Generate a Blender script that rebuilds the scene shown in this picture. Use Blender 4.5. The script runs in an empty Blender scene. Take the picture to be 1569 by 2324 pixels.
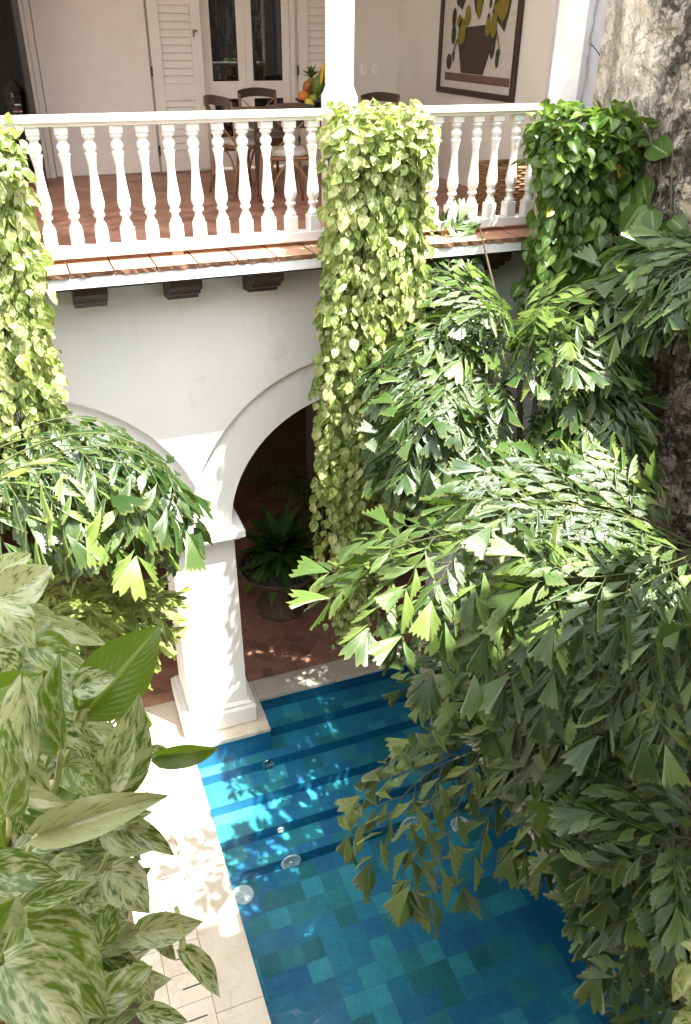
import bpy, math, random
import numpy as np
from mathutils import Vector, Matrix, Quaternion, noise

C = bpy.context.scene.collection
SC = bpy.context.scene
R = math.radians

# ------------------------------------------------------------------ camera
CAM_M = np.array([[0.934528677, -0.355777369, 0.008866498],
                  [-0.175095276, -0.481331199, -0.858872471],
                  [0.309835110, 0.801088473, -0.512112745]])   # right, down, forward
CAM_O = np.array([0.0, -6.29, 6.4])
CAM_F, CAM_C = 1850.763, np.array([784.5, 1162.0])
cam_d = bpy.data.cameras.new('camera')
cam = bpy.data.objects.new('camera', cam_d)
C.objects.link(cam)
cam_d.sensor_fit = 'VERTICAL'
cam_d.sensor_height = 36.0
cam_d.lens = CAM_F / 2324.0 * 36.0
cam_d.clip_start = 0.05
cam_d.clip_end = 300.0
rot = Matrix((CAM_M[0], -CAM_M[1], -CAM_M[2])).transposed()
cam.matrix_world = Matrix.Translation(Vector(CAM_O)) @ rot.to_4x4()
SC.camera = cam

# ------------------------------------------------------------------ light
SUN_TO = Vector((0.9, -1.0, 3.2)).normalized()
W = bpy.data.worlds.new('World')
SC.world = W
W.use_nodes = True
wn = W.node_tree
sky = wn.nodes.new('ShaderNodeTexSky')
sky.sky_type = 'NISHITA'
sky.sun_disc = False
sky.sun_elevation = math.asin(SUN_TO.z)
sky.sun_rotation = math.atan2(SUN_TO.x, SUN_TO.y)
sky.air_density = 1.0
sky.dust_density = 2.0
bg = wn.nodes['Background']
bg.inputs['Strength'].default_value = 0.15
hs = wn.nodes.new('ShaderNodeHueSaturation')      # hazy tropical noon: a whiter sky
hs.inputs['Saturation'].default_value = .18
wn.links.new(sky.outputs['Color'], hs.inputs['Color'])
wn.links.new(hs.outputs['Color'], bg.inputs['Color'])
sd = bpy.data.lights.new('sun', 'SUN')
sd.energy = 3.1
sd.angle = R(0.53)
sd.color = (1.0, 0.955, 0.88)
so = bpy.data.objects.new('sun', sd)
so.rotation_euler = SUN_TO.to_track_quat('Z', 'Y').to_euler()
so.location = (4, -8, 20)
C.objects.link(so)
SC.view_settings.view_transform = 'Standard'
SC.view_settings.look = 'None'
SC.view_settings.exposure = 2.55
SC.view_settings.gamma = 1.0
SC.render.engine = 'CYCLES'
SC.cycles.use_denoising = True
SC.cycles.max_bounces = 10
SC.cycles.diffuse_bounces = 6
SC.cycles.glossy_bounces = 4
SC.cycles.transparent_max_bounces = 16
SC.cycles.sample_clamp_indirect = 6.0

# ------------------------------------------------------------------ helpers
def at(px, py, d):
    """a world point seen at pixel (of a 1569 px wide print), d metres along the view axis"""
    r = np.array([(px - CAM_C[0]) / CAM_F, (py - CAM_C[1]) / CAM_F, 1.0])
    return CAM_O + (CAM_M.T @ r) * d


class MB:
    """collects polygons, builds one mesh object"""
    def __init__(self):
        self.v, self.f, self.mi, self.sm, self.a = [], [], [], [], []
        self.n = 0

    def add(self, V, F, mi=0, smooth=False, attr=None):
        V = np.asarray(V, float).reshape(-1, 3)
        if attr is None:
            attr = np.zeros((len(V), 3))
        attr = np.broadcast_to(np.asarray(attr, float), (len(V), 3))
        self.v.append(V)
        self.a.append(attr)
        n = self.n
        for f in F:
            self.f.append(tuple(i + n for i in f))
            self.mi.append(mi)
            self.sm.append(smooth)
        self.n += len(V)

    def box(self, a, b, mi=0, attr=None, bev=0.0):
        x0, y0, z0 = a
        x1, y1, z1 = b
        if x0 > x1: x0, x1 = x1, x0
        if y0 > y1: y0, y1 = y1, y0
        if z0 > z1: z0, z1 = z1, z0
        if bev > 0:
            q = min(bev, (x1 - x0) * .45, (y1 - y0) * .45, (z1 - z0) * .45)
            V = []
            for z, i in ((z0, q), (z0 + q, 0), (z1 - q, 0), (z1, q)):
                k = q if i == 0 else q + q * .9
                ring = [(x0 + i + q * (i == 0), y0 + i), (x1 - i - q * (i == 0), y0 + i), (x1 - i, y0 + i + q * (i == 0)), (x1 - i, y1 - i - q * (i == 0)),
                        (x1 - i - q * (i == 0), y1 - i), (x0 + i + q * (i == 0), y1 - i), (x0 + i, y1 - i - q * (i == 0)), (x0 + i, y0 + i + q * (i == 0))]
                V += [(p[0], p[1], z) for p in ring]
            F = [tuple(range(7, -1, -1)), tuple(range(24, 32))]
            for r in range(3):
                for j in range(8):
                    F.append((r * 8 + j, r * 8 + (j + 1) % 8, r * 8 + 8 + (j + 1) % 8, r * 8 + 8 + j))
            # merge of degenerate corner points is harmless at this size
            self.add(V, F, mi, False, attr)
            return
        V = [(x0, y0, z0), (x1, y0, z0), (x1, y1, z0), (x0, y1, z0), (x0, y0, z1), (x1, y0, z1), (x1, y1, z1), (x0, y1, z1)]
        F = [(3, 2, 1, 0), (4, 5, 6, 7), (0, 1, 5, 4), (1, 2, 6, 5), (2, 3, 7, 6), (3, 0, 4, 7)]
        self.add(V, F, mi, False, attr)

    def lathe(self, prof, c=(0, 0, 0), seg=20, mi=0, smooth=True, cap=True, flute=0.0, nf=0):
        V, F = [], []
        for r, z in prof:
            for j in range(seg):
                a = 2 * math.pi * j / seg
                rr = r * (1 + flute * math.cos(nf * a)) if nf else r
                V.append((c[0] + rr * math.cos(a), c[1] + rr * math.sin(a), c[2] + z))
        for i in range(len(prof) - 1):
            for j in range(seg):
                k = (j + 1) % seg
                F.append((i * seg + j, i * seg + k, (i + 1) * seg + k, (i + 1) * seg + j))
        if cap:
            F.append(tuple(range(seg - 1, -1, -1)))
            F.append(tuple(range((len(prof) - 1) * seg, len(prof) * seg)))
        self.add(V, F, mi, smooth)

    def tube(self, pts, r, seg=6, mi=0, attr=None):
        pts = [np.asarray(p, float) for p in pts]
        n = len(pts)
        rs = r if hasattr(r, '__len__') else [r] * n
        V, F = [], []
        for i in range(n):
            t = pts[min(i + 1, n - 1)] - pts[max(i - 1, 0)]
            t = t / (np.linalg.norm(t) + 1e-9)
            u = np.cross(t, (0.31, 0.17, 0.93) if abs(t[2]) < .9 else (1, 0, 0))
            u /= np.linalg.norm(u) + 1e-9
            w = np.cross(t, u)
            for j in range(seg):
                a = 2 * math.pi * j / seg
                V.append(pts[i] + rs[i] * (u * math.cos(a) + w * math.sin(a)))
        for i in range(n - 1):
            for j in range(seg):
                k = (j + 1) % seg
                F.append((i * seg + j, i * seg + k, (i + 1) * seg + k, (i + 1) * seg + j))
        F.append(tuple(range(seg - 1, -1, -1)))
        F.append(tuple(range((n - 1) * seg, n * seg)))
        self.add(V, F, mi, True, attr)

    def prism(self, poly, axis, a, b, mi=0):
        """poly of 2-D points extruded along axis (0,1,2) from a to b"""
        n = len(poly)
        def P(p, t):
            q = list(p)
            q.insert(axis, t)
            return q
        V = [P(p, a) for p in poly] + [P(p, b) for p in poly]
        F = [tuple(range(n)), tuple(range(2 * n - 1, n - 1, -1))]
        for i in range(n):
            k = (i + 1) % n
            F.append((i, i + n, k + n, k))
        self.add(V, F, mi)

    def ball(self, c, r, seg=12, rings=8, mi=0, attr=None):
        V, F = [], []
        r = np.asarray(r if hasattr(r, '__len__') else (r, r, r), float)
        for i in range(rings + 1):
            th = math.pi * i / rings
            for j in range(seg):
                a = 2 * math.pi * j / seg
                V.append(np.asarray(c) + r * np.array([math.sin(th) * math.cos(a), math.sin(th) * math.sin(a), math.cos(th)]))
        for i in range(rings):
            for j in range(seg):
                k = (j + 1) % seg
                F.append((i * seg + j, (i + 1) * seg + j, (i + 1) * seg + k, i * seg + k))
        self.add(V, F, mi, True, attr)

    def build(self, name, mats, parent=None, loc=None):
        me = bpy.data.meshes.new(name)
        V = np.concatenate(self.v)
        if loc is not None:
            V = V - np.asarray(loc)
        me.from_pydata(V.tolist(), [], self.f)
        at_ = me.attributes.new('leaf', 'FLOAT_VECTOR', 'POINT')
        at_.data.foreach_set('vector', np.concatenate(self.a).astype(np.float32).ravel())
        if not isinstance(mats, (list, tuple)):
            mats = [mats]
        for m in mats:
            me.materials.append(m)
        me.polygons.foreach_set('material_index', np.array(self.mi, dtype=np.int32))
        me.polygons.foreach_set('use_smooth', np.array(self.sm, dtype=bool))
        me.update()
        o = bpy.data.objects.new(name, me)
        C.objects.link(o)
        if parent is not None:
            o.parent = parent
            if loc is not None:
                o.location = loc
        elif loc is not None:
            o.location = loc
        return o


def tag(o, label=None, cat=None, group=None, kind=None):
    if label: o['label'] = label
    if cat: o['category'] = cat
    if group: o['group'] = group
    if kind: o['kind'] = kind
    return o


def thing(name, label, cat, group=None):
    o = bpy.data.objects.new(name, None)
    o.empty_display_size = .1
    C.objects.link(o)
    return tag(o, label, cat, group)


def struct(name, mb, mats):
    return tag(mb.build(name, mats), kind='structure')


def copy_tree(o, parent=None):
    c = o.copy()
    C.objects.link(c)
    if parent is not None:
        c.parent = parent
    for ch in o.children:
        copy_tree(ch, c)
    return c

# ------------------------------------------------------------------ materials
def nodes(name):
    m = bpy.data.materials.new(name)
    m.use_nodes = True
    nt = m.node_tree
    b = nt.nodes['Principled BSDF']
    return m, nt, b


def N(nt, typ, **kw):
    n = nt.nodes.new(typ)
    for k, v in kw.items():
        if k in n.inputs:
            n.inputs[k].default_value = v
        else:
            setattr(n, k, v)
    return n


def L(nt, a, b):
    nt.links.new(a, b)


def ramp(nt, fac, stops):
    r = nt.nodes.new('ShaderNodeValToRGB')
    e = r.color_ramp.elements
    while len(e) < len(stops):
        e.new(.5)
    for el, (p, c) in zip(e, stops):
        el.position = p
        el.color = (c[0], c[1], c[2], 1) if len(c) == 3 else c
    L(nt, fac, r.inputs['Fac'])
    return r.outputs['Color']


def mixc(nt, fac, a, b, blend='MIX'):
    m = nt.nodes.new('ShaderNodeMix')
    m.data_type = 'RGBA'
    m.blend_type = blend
    for s, v in ((m.inputs[0], fac), (m.inputs[6], a), (m.inputs[7], b)):
        if hasattr(v, 'is_linked'):
            L(nt, v, s)
        elif isinstance(v, (int, float)):
            s.default_value = v
        else:
            s.default_value = (v[0], v[1], v[2], 1)
    return m.outputs[2]


def pos(nt):
    return nt.nodes.new('ShaderNodeNewGeometry').outputs['Position']


def noisen(nt, vec, scale, detail=4, rough=.55, dist=0.0):
    n = N(nt, 'ShaderNodeTexNoise')
    n.inputs['Scale'].default_value = scale
    n.inputs['Detail'].default_value = detail
    n.inputs['Roughness'].default_value = rough
    n.inputs['Distortion'].default_value = dist
    if vec is not None:
        L(nt, vec, n.inputs['Vector'])
    return n.outputs['Fac']


def bump(nt, b, h, strength=.3, dist=.01):
    n = N(nt, 'ShaderNodeBump')
    n.inputs['Strength'].default_value = strength
    n.inputs['Distance'].default_value = dist
    L(nt, h, n.inputs['Height'])
    L(nt, n.outputs['Normal'], b.inputs['Normal'])


def scalev(nt, vec, s):
    m = N(nt, 'ShaderNodeVectorMath', operation='MULTIPLY')
    L(nt, vec, m.inputs[0])
    m.inputs[1].default_value = s
    return m.outputs[0]


def plaster(name, c1, c2, rough=.85, scale=2.2, bs=.25, bd=.008):
    m, nt, b = nodes(name)
    p = pos(nt)
    f = noisen(nt, p, scale, 5, .6)
    L(nt, ramp(nt, f, [(.3, c1), (.72, c2)]), b.inputs['Base Color'])
    b.inputs['Roughness'].default_value = rough
    b.inputs['Specular IOR Level'].default_value = .25
    h = noisen(nt, p, 14, 6, .6, .4)
    bump(nt, b, h, bs, bd)
    return m

M = {}
M['white'] = plaster('white_limewash', (.86, .845, .81), (.905, .895, .87), scale=1.3, bs=.4, bd=.012)
def limewash_wear(m):
    nt = m.node_tree
    b = nt.nodes['Principled BSDF']
    old = b.inputs['Base Color'].links[0].from_socket
    p = pos(nt)
    drip = noisen(nt, scalev(nt, p, (5, 5, .7)), 1.6, 6, .65)
    blot = noisen(nt, p, 4.5, 7, .7, .6)
    c = mixc(nt, ramp(nt, drip, [(.56, (0, 0, 0)), (.80, (.45, .45, .45))]), old, (.62, .60, .53))
    c = mixc(nt, ramp(nt, blot, [(.60, (0, 0, 0)), (.74, (.5, .5, .5))]), c, (.68, .66, .60))
    L(nt, c, b.inputs['Base Color'])
limewash_wear(M['white'])
M['room'] = plaster('cream_room_plaster', (.765, .735, .66), (.825, .80, .73), bs=.1)
M['lilac'] = plaster('lilac_grey_plaster', (.46, .44, .47), (.62, .60, .62), scale=5, bs=.4)
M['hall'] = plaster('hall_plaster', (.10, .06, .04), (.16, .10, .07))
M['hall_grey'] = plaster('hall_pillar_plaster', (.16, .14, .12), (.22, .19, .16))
M['paint'] = plaster('white_gloss_paint', (.76, .755, .73), (.85, .85, .83), rough=.42, scale=9, bs=.16, bd=.006)
M['cream_paint'] = plaster('cream_door_paint', (.74, .68, .60), (.80, .75, .67), rough=.5, scale=4, bs=.06, bd=.004)


def fascia_mat():
    m, nt, b = nodes('peeling_white_board')
    p = scalev(nt, pos(nt), (1.2, 6, 14))
    f = noisen(nt, p, 3.0, 7, .65)
    L(nt, ramp(nt, f, [(.25, (.42, .40, .38)), (.36, (.76, .77, .77)), (.7, (.86, .87, .87))]), b.inputs['Base Color'])
    b.inputs['Roughness'].default_value = .7
    bump(nt, b, f, .4, .006)
    return m
M['fascia'] = fascia_mat()


def weathered():
    m, nt, b = nodes('weathered_lime_wall')
    p = pos(nt)
    sep = N(nt, 'ShaderNodeSeparateXYZ')
    L(nt, p, sep.inputs[0])
    big = noisen(nt, p, 1.0, 6, .6, .6)
    mid = noisen(nt, scalev(nt, p, (1, 1.2, .8)), 3.6, 8, .68, .8)
    fine = noisen(nt, p, 12, 8, .74, .35)
    patch = noisen(nt, p, 2.6, 8, .68, .25)
    streak = noisen(nt, scalev(nt, p, (3, 3.0, .35)), 2.4, 6, .6)
    cream = ramp(nt, mid, [(.2, (.30, .24, .17)), (.42, (.62, .54, .43)), (.65, (.78, .72, .63))])
    g1 = ramp(nt, fine, [(.3, (.028, .025, .021)), (.48, (.10, .09, .075)), (.60, (.25, .225, .185)), (.70, (.55, .51, .46))])
    g2 = ramp(nt, fine, [(.3, (.13, .11, .085)), (.45, (.33, .29, .235)), (.56, (.55, .50, .43)), (.70, (.74, .70, .64))])
    pst = ramp(nt, patch, [(.515, (0, 0, 0)), (.54, (1, 1, 1))])
    chips = noisen(nt, p, 7.0, 7, .7, .3)
    cst = ramp(nt, chips, [(.50, (0, 0, 0)), (.53, (1, 1, 1))])
    grey = mixc(nt, pst, mixc(nt, cst, g1, g2), mixc(nt, cst, g2, cream))
    grey = mixc(nt, .35, grey, ramp(nt, mid, [(.3, (.55, .48, .40)), (.7, (1.1, 1.1, 1.1))]), 'MULTIPLY')
    # the plaster survives near the house (y close to 0), the rest is blackened
    mr = N(nt, 'ShaderNodeMapRange')
    L(nt, sep.outputs['Y'], mr.inputs['Value'])
    mr.inputs['From Min'].default_value = -1.0
    mr.inputs['From Max'].default_value = -.1
    mr.inputs['To Min'].default_value = -.22
    mr.inputs['To Max'].default_value = .30
    add = N(nt, 'ShaderNodeMath', operation='ADD')
    L(nt, big, add.inputs[0])
    L(nt, mr.outputs[0], add.inputs[1])
    mz = N(nt, 'ShaderNodeMapRange')
    L(nt, sep.outputs['Z'], mz.inputs['Value'])
    mz.inputs['From Min'].default_value = 4.2
    mz.inputs['From Max'].default_value = 6.4
    mz.inputs['To Min'].default_value = -.04
    mz.inputs['To Max'].default_value = .06
    add2 = N(nt, 'ShaderNodeMath', operation='ADD')
    L(nt, add.outputs[0], add2.inputs[0])
    L(nt, mz.outputs[0], add2.inputs[1])
    fac = ramp(nt, add2.outputs[0], [(.42, (0, 0, 0)), (.53, (1, 1, 1))])
    col = mixc(nt, fac, grey, cream)
    dark = ramp(nt, streak, [(.36, (.35, .34, .32)), (.56, (1, 1, 1))])
    col = mixc(nt, .75, col, dark, 'MULTIPLY')
    # a few bricks showing through
    br = noisen(nt, p, 2.3, 3, .5)
    bf = ramp(nt, br, [(.745, (0, 0, 0)), (.76, (1, 1, 1))])
    col = mixc(nt, bf, col, (.22, .09, .055))
    L(nt, col, b.inputs['Base Color'])
    b.inputs['Roughness'].default_value = .9
    b.inputs['Specular IOR Level'].default_value = .2
    hm = N(nt, 'ShaderNodeMath', operation='MULTIPLY_ADD')
    L(nt, fine, hm.inputs[0])
    hm.inputs[1].default_value = .55
    L(nt, cst, hm.inputs[2])
    h2 = N(nt, 'ShaderNodeMath', operation='MULTIPLY_ADD')
    L(nt, pst, h2.inputs[0])
    h2.inputs[1].default_value = .7
    L(nt, hm.outputs[0], h2.inputs[2])
    inv = N(nt, 'ShaderNodeMath', operation='MULTIPLY_ADD')
    L(nt, fac, inv.inputs[0])
    inv.inputs[1].default_value = -.82
    inv.inputs[2].default_value = 1.0
    h3 = N(nt, 'ShaderNodeMath', operation='MULTIPLY')
    L(nt, h2.outputs[0], h3.inputs[0])
    L(nt, inv.outputs[0], h3.inputs[1])
    bump(nt, b, h3.outputs[0], 1.0, .04)
    return m
M['weathered'] = weathered()


def attr_rnd(nt):
    a = N(nt, 'ShaderNodeAttribute', attribute_name='leaf')
    s = N(nt, 'ShaderNodeSeparateXYZ')
    L(nt, a.outputs['Vector'], s.inputs[0])
    return s.outputs


def brick_floor(name, stops, rough):
    m, nt, b = nodes(name)
    x = attr_rnd(nt)
    c = ramp(nt, x[2], stops)
    p = pos(nt)
    f = noisen(nt, p, 9, 6, .65)
    c = mixc(nt, .55, c, ramp(nt, f, [(.3, (.62, .58, .56)), (.65, (1.1, 1.08, 1.05))]), 'MULTIPLY')
    f2 = noisen(nt, p, 2.2, 4, .6)
    c = mixc(nt, .4, c, ramp(nt, f2, [(.35, (.7, .68, .66)), (.65, (1.08, 1.06, 1.05))]), 'MULTIPLY')
    L(nt, c, b.inputs['Base Color'])
    L(nt, ramp(nt, f, [(.3, (rough - .12,) * 3), (.7, (rough + .12,) * 3)]), b.inputs['Roughness'])
    bump(nt, b, noisen(nt, p, 22, 5, .6), .25, .004)
    return m
TERRA = [(0, (.33, .165, .11)), (.35, (.43, .21, .14)), (.7, (.49, .25, .17)), (1, (.55, .30, .21))]
M['brick'] = brick_floor('terracotta_brick', TERRA, .5)
M['grout'] = plaster('grout', (.44, .33, .27), (.52, .41, .34))
M['eave_tile'] = brick_floor('eave_terracotta', [(0, (.42, .21, .13)), (.5, (.54, .30, .19)), (1, (.62, .38, .26))], .75)
M['old_brick'] = plaster('broken_brick_edge', (.16, .075, .05), (.40, .24, .16), scale=18, bs=.8, bd=.02)


def stone():
    m, nt, b = nodes('cream_limestone')
    p = pos(nt)
    x = attr_rnd(nt)
    f = noisen(nt, p, 3.2, 6, .62, .5)
    c = ramp(nt, f, [(.25, (.52, .42, .31)), (.42, (.66, .585, .47)), (.7, (.73, .67, .57))])
    v = N(nt, 'ShaderNodeTexVoronoi', feature='DISTANCE_TO_EDGE')
    v.inputs['Scale'].default_value = 1.7
    w = noisen(nt, p, 2.5, 5, .6)
    pv = N(nt, 'ShaderNodeVectorMath', operation='ADD')
    L(nt, p, pv.inputs[0])
    L(nt, w, pv.inputs[1])
    L(nt, pv.outputs[0], v.inputs['Vector'])
    vein = ramp(nt, v.outputs['Distance'], [(0, (.72, .62, .5)), (.025, (1, 1, 1))])
    c = mixc(nt, .4, c, vein, 'MULTIPLY')
    c = mixc(nt, .5, c, ramp(nt, x[2], [(0, (.86, .85, .83)), (1, (1.06, 1.05, 1.04))]), 'MULTIPLY')
    L(nt, c, b.inputs['Base Color'])
    b.inputs['Roughness'].default_value = .62
    bump(nt, b, noisen(nt, p, 30, 5, .6), .2, .003)
    return m
M['stone'] = stone()


def pool_tile():
    m, nt, b = nodes('blue_lava_tile')
    x = attr_rnd(nt)
    c = ramp(nt, x[2], [(0, (.024, .21, .26)), (.13, (.028, .24, .28)), (.14, (.027, .205, .41)), (.42, (.03, .25, .45)), (.43, (.03, .265, .43)),
                        (.68, (.035, .30, .47)), (.69, (.038, .28, .34)), (.82, (.048, .32, .37)), (.83, (.052, .38, .49)), (1, (.065, .43, .54))])
    p = pos(nt)
    f = noisen(nt, p, 26, 7, .7, 1.5)
    c = mixc(nt, .7, c, ramp(nt, f, [(.3, (.62, .66, .7)), (.5, (1, 1, 1)), (.72, (1.55, 1.45, 1.35))]), 'MULTIPLY')
    f2 = noisen(nt, p, 5, 4, .6)
    c = mixc(nt, .5, c, ramp(nt, f2, [(.3, (.75, .8, .85)), (.7, (1.2, 1.15, 1.1))]), 'MULTIPLY')
    L(nt, c, b.inputs['Base Color'])
    b.inputs['Roughness'].default_value = .5
    bump(nt, b, f, .15, .004)
    return m
M['pool_tile'] = pool_tile()
M['pool_grout'] = plaster('pool_grout', (.08, .29, .36), (.11, .34, .42))


def riser_mat():
    m, nt, b = nodes('plain_blue_riser_tile')
    x = attr_rnd(nt)
    c = ramp(nt, x[2], [(0, (.010, .18, .34)), (1, (.014, .22, .39))])
    L(nt, c, b.inputs['Base Color'])
    b.inputs['Roughness'].default_value = .3
    return m
M['riser'] = riser_mat()


def water():
    m, nt, b = nodes('clear_pool_water')
    nt.nodes.remove(b)
    out = nt.nodes['Material Output']
    fr = N(nt, 'ShaderNodeFresnel')
    fr.inputs['IOR'].default_value = 1.33
    gl = N(nt, 'ShaderNodeBsdfGlossy')
    gl.inputs['Roughness'].default_value = .0
    tr = N(nt, 'ShaderNodeBsdfTransparent')
    tr.inputs['Color'].default_value = (.93, 1.0, 1.0, 1)
    p = pos(nt)
    h = noisen(nt, p, 2.1, 2, .5, .3)
    bp = N(nt, 'ShaderNodeBump')
    bp.inputs['Strength'].default_value = .4
    bp.inputs['Distance'].default_value = .02
    L(nt, h, bp.inputs['Height'])
    L(nt, bp.outputs['Normal'], gl.inputs['Normal'])
    L(nt, bp.outputs['Normal'], fr.inputs['Normal'])
    mx = N(nt, 'ShaderNodeMixShader')
    L(nt, fr.outputs[0], mx.inputs[0])
    L(nt, tr.outputs[0], mx.inputs[1])
    L(nt, gl.outputs[0], mx.inputs[2])
    L(nt, mx.outputs[0], out.inputs['Surface'])
    return m
M['water'] = water()


def leaf_mat(name, stops, trans, rough=.35, tfac=.3, pattern=None, rib=.5, under=None, spec=.5):
    """stops: colours over the per-leaf random number; pattern adds cream variegation"""
    m, nt, b = nodes(name)
    x = attr_rnd(nt)
    c = ramp(nt, x[2], stops)
    ab = N(nt, 'ShaderNodeMath', operation='ABSOLUTE')
    L(nt, x[0], ab.inputs[0])
    if pattern:
        cols, scale, lo, hi, stretch = pattern
        cb = N(nt, 'ShaderNodeCombineXYZ')
        sk = N(nt, 'ShaderNodeMath', operation='MULTIPLY_ADD')    # v - .55|u| : along the side veins
        L(nt, ab.outputs[0], sk.inputs[0])
        sk.inputs[1].default_value = -.5
        L(nt, x[1], sk.inputs[2])
        m1 = N(nt, 'ShaderNodeMath', operation='MULTIPLY')
        L(nt, sk.outputs[0], m1.inputs[0])
        m1.inputs[1].default_value = stretch
        m2 = N(nt, 'ShaderNodeMath', operation='MULTIPLY')
        L(nt, x[2], m2.inputs[0])
        m2.inputs[1].default_value = 37.0
        L(nt, x[0], cb.inputs[0])
        L(nt, m1.outputs[0], cb.inputs[1])
        L(nt, m2.outputs[0], cb.inputs[2])
        f = noisen(nt, cb.outputs[0], scale, 5, .62, .25)
        mv = N(nt, 'ShaderNodeMath', operation='MULTIPLY_ADD')    # more or less variegated by leaf
        fr_ = N(nt, 'ShaderNodeMath', operation='FRACT')
        mm = N(nt, 'ShaderNodeMath', operation='MULTIPLY')
        L(nt, x[2], mm.inputs[0])
        mm.inputs[1].default_value = 7.31
        L(nt, mm.outputs[0], fr_.inputs[0])
        L(nt, fr_.outputs[0], mv.inputs[0])
        mv.inputs[1].default_value = .16
        L(nt, f, mv.inputs[2])
        fac = ramp(nt, mv.outputs[0], [(lo, (0, 0, 0)), (hi, (1, 1, 1))])
        f3 = noisen(nt, cb.outputs[0], scale * 3.2, 4, .6)
        cream = mixc(nt, f3, cols[0], cols[1])
        c = mixc(nt, fac, c, cream)
    if rib > 0:
        rb = ramp(nt, ab.outputs[0], [(0, (1, 1, 1)), (.05, (1, 1, 1)), (.10, (0, 0, 0))])
        rm = N(nt, 'ShaderNodeMath', operation='MULTIPLY')
        L(nt, rb, rm.inputs[0])
        rm.inputs[1].default_value = rib
        c = mixc(nt, rm.outputs[0], c, (.42, .50, .20))
    L(nt, c, b.inputs['Base Color'])
    b.inputs['Roughness'].default_value = rough
    b.inputs['Specular IOR Level'].default_value = spec
    # side veins as relief
    wv = N(nt, 'ShaderNodeMath', operation='MULTIPLY_ADD')
    L(nt, ab.outputs[0], wv.inputs[0])
    wv.inputs[1].default_value = -.5
    L(nt, x[1], wv.inputs[2])
    sn = N(nt, 'ShaderNodeMath', operation='SINE')
    ms = N(nt, 'ShaderNodeMath', operation='MULTIPLY')
    L(nt, wv.outputs[0], ms.inputs[0])
    ms.inputs[1].default_value = 62.0
    L(nt, ms.outputs[0], sn.inputs[0])
    bump(nt, b, sn.outputs[0], .07, .004)
    tl = N(nt, 'ShaderNodeBsdfTranslucent')
    tc = mixc(nt, .75, c, trans) if not pattern else mixc(nt, .45, c, trans)
    L(nt, tc, tl.inputs['Color'])
    mx = N(nt, 'ShaderNodeMixShader')
    mx.inputs[0].default_value = tfac
    L(nt, b.outputs[0], mx.inputs[1])
    L(nt, tl.outputs[0], mx.inputs[2])
    L(nt, mx.outputs[0], nt.nodes['Material Output'].inputs['Surface'])
    return m


def palm_mat(name, stops, trans, rough=.33, tfac=.28):
    m, nt, b = nodes(name)
    x = attr_rnd(nt)
    c = ramp(nt, x[2], stops)
    # ribs run out along the fan
    cb = N(nt, 'ShaderNodeCombineXYZ')
    mu = N(nt, 'ShaderNodeMath', operation='MULTIPLY')
    L(nt, x[0], mu.inputs[0])
    mu.inputs[1].default_value = 26.0
    L(nt, mu.outputs[0], cb.inputs[0])
    L(nt, x[1], cb.inputs[1])
    m2 = N(nt, 'ShaderNodeMath', operation='MULTIPLY')
    L(nt, x[2], m2.inputs[0])
    m2.inputs[1].default_value = 91.0
    L(nt, m2.outputs[0], cb.inputs[2])
    f = noisen(nt, cb.outputs[0], 1.0, 4, .6)
    c = mixc(nt, .8, c, ramp(nt, f, [(.3, (.62, .66, .6)), (.5, (1, 1, 1)), (.72, (1.35, 1.3, 1.25))]), 'MULTIPLY')
    tip = ramp(nt, x[1], [(.90, (0, 0, 0)), (1.0, (.7, .7, .7))])
    c = mixc(nt, tip, c, (.17, .17, .05))
    L(nt, c, b.inputs['Base Color'])
    b.inputs['Roughness'].default_value = rough
    b.inputs['Specular IOR Level'].default_value = .74
    bump(nt, b, f, .35, .008)
    tl = N(nt, 'ShaderNodeBsdfTranslucent')
    L(nt, mixc(nt, .7, c, trans), tl.inputs['Color'])
    mx = N(nt, 'ShaderNodeMixShader')
    mx.inputs[0].default_value = tfac
    L(nt, b.outputs[0], mx.inputs[1])
    L(nt, tl.outputs[0], mx.inputs[2])
    L(nt, mx.outputs[0], nt.nodes['Material Output'].inputs['Surface'])
    return m

M['palm'] = palm_mat('fishtail_leaf', [(0, (.017, .044, .011)), (.38, (.034, .075, .018)), (.72, (.082, .145, .032)), (1, (.20, .28, .058))], (.24, .41, .03), .27, .20)
M['palm_young'] = palm_mat('young_fishtail_leaf', [(0, (.15, .21, .04)), (.5, (.22, .29, .05)), (1, (.30, .36, .07))], (.36, .46, .05), .45)
M['stem'] = plaster('green_frond_stem', (.07, .09, .03), (.12, .14, .05), rough=.5, scale=12)
M['bark'] = plaster('palm_stem_bark', (.07, .06, .04), (.14, .12, .08), rough=.8, scale=10)
M['spear'] = plaster('unopened_brown_frond', (.04, .03, .018), (.08, .055, .03), rough=.6, scale=9)
CREAM = ((.74, .76, .52), (.52, .60, .26))
M['golden'] = leaf_mat('golden_pothos_leaf', [(0, (.085, .165, .025)), (.5, (.15, .25, .035)), (1, (.28, .38, .06))], (.40, .52, .05), .36, .28,
                       pattern=(((.64, .64, .38), (.42, .49, .14)), 1.9, .52, .62, 1.8), rib=.35)
M['ivy'] = leaf_mat('green_pothos_leaf', [(0, (.042, .09, .018)), (.55, (.075, .145, .028)), (.9, (.13, .22, .04)), (.975, (.17, .28, .04)), (.98, (.45, .28, .03)), (1, (.5, .3, .03))],
                    (.26, .42, .04), .34, .28, rib=.45)
M['marble'] = leaf_mat('marble_pothos_leaf', [(0, (.038, .088, .008)), (.5, (.07, .14, .012)), (1, (.12, .205, .016))], (.28, .40, .03), .27, .24,
                       pattern=(((.56, .58, .36), (.26, .34, .095)), 3.0, .48, .61, 2.4), rib=.25, spec=.65)
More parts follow.
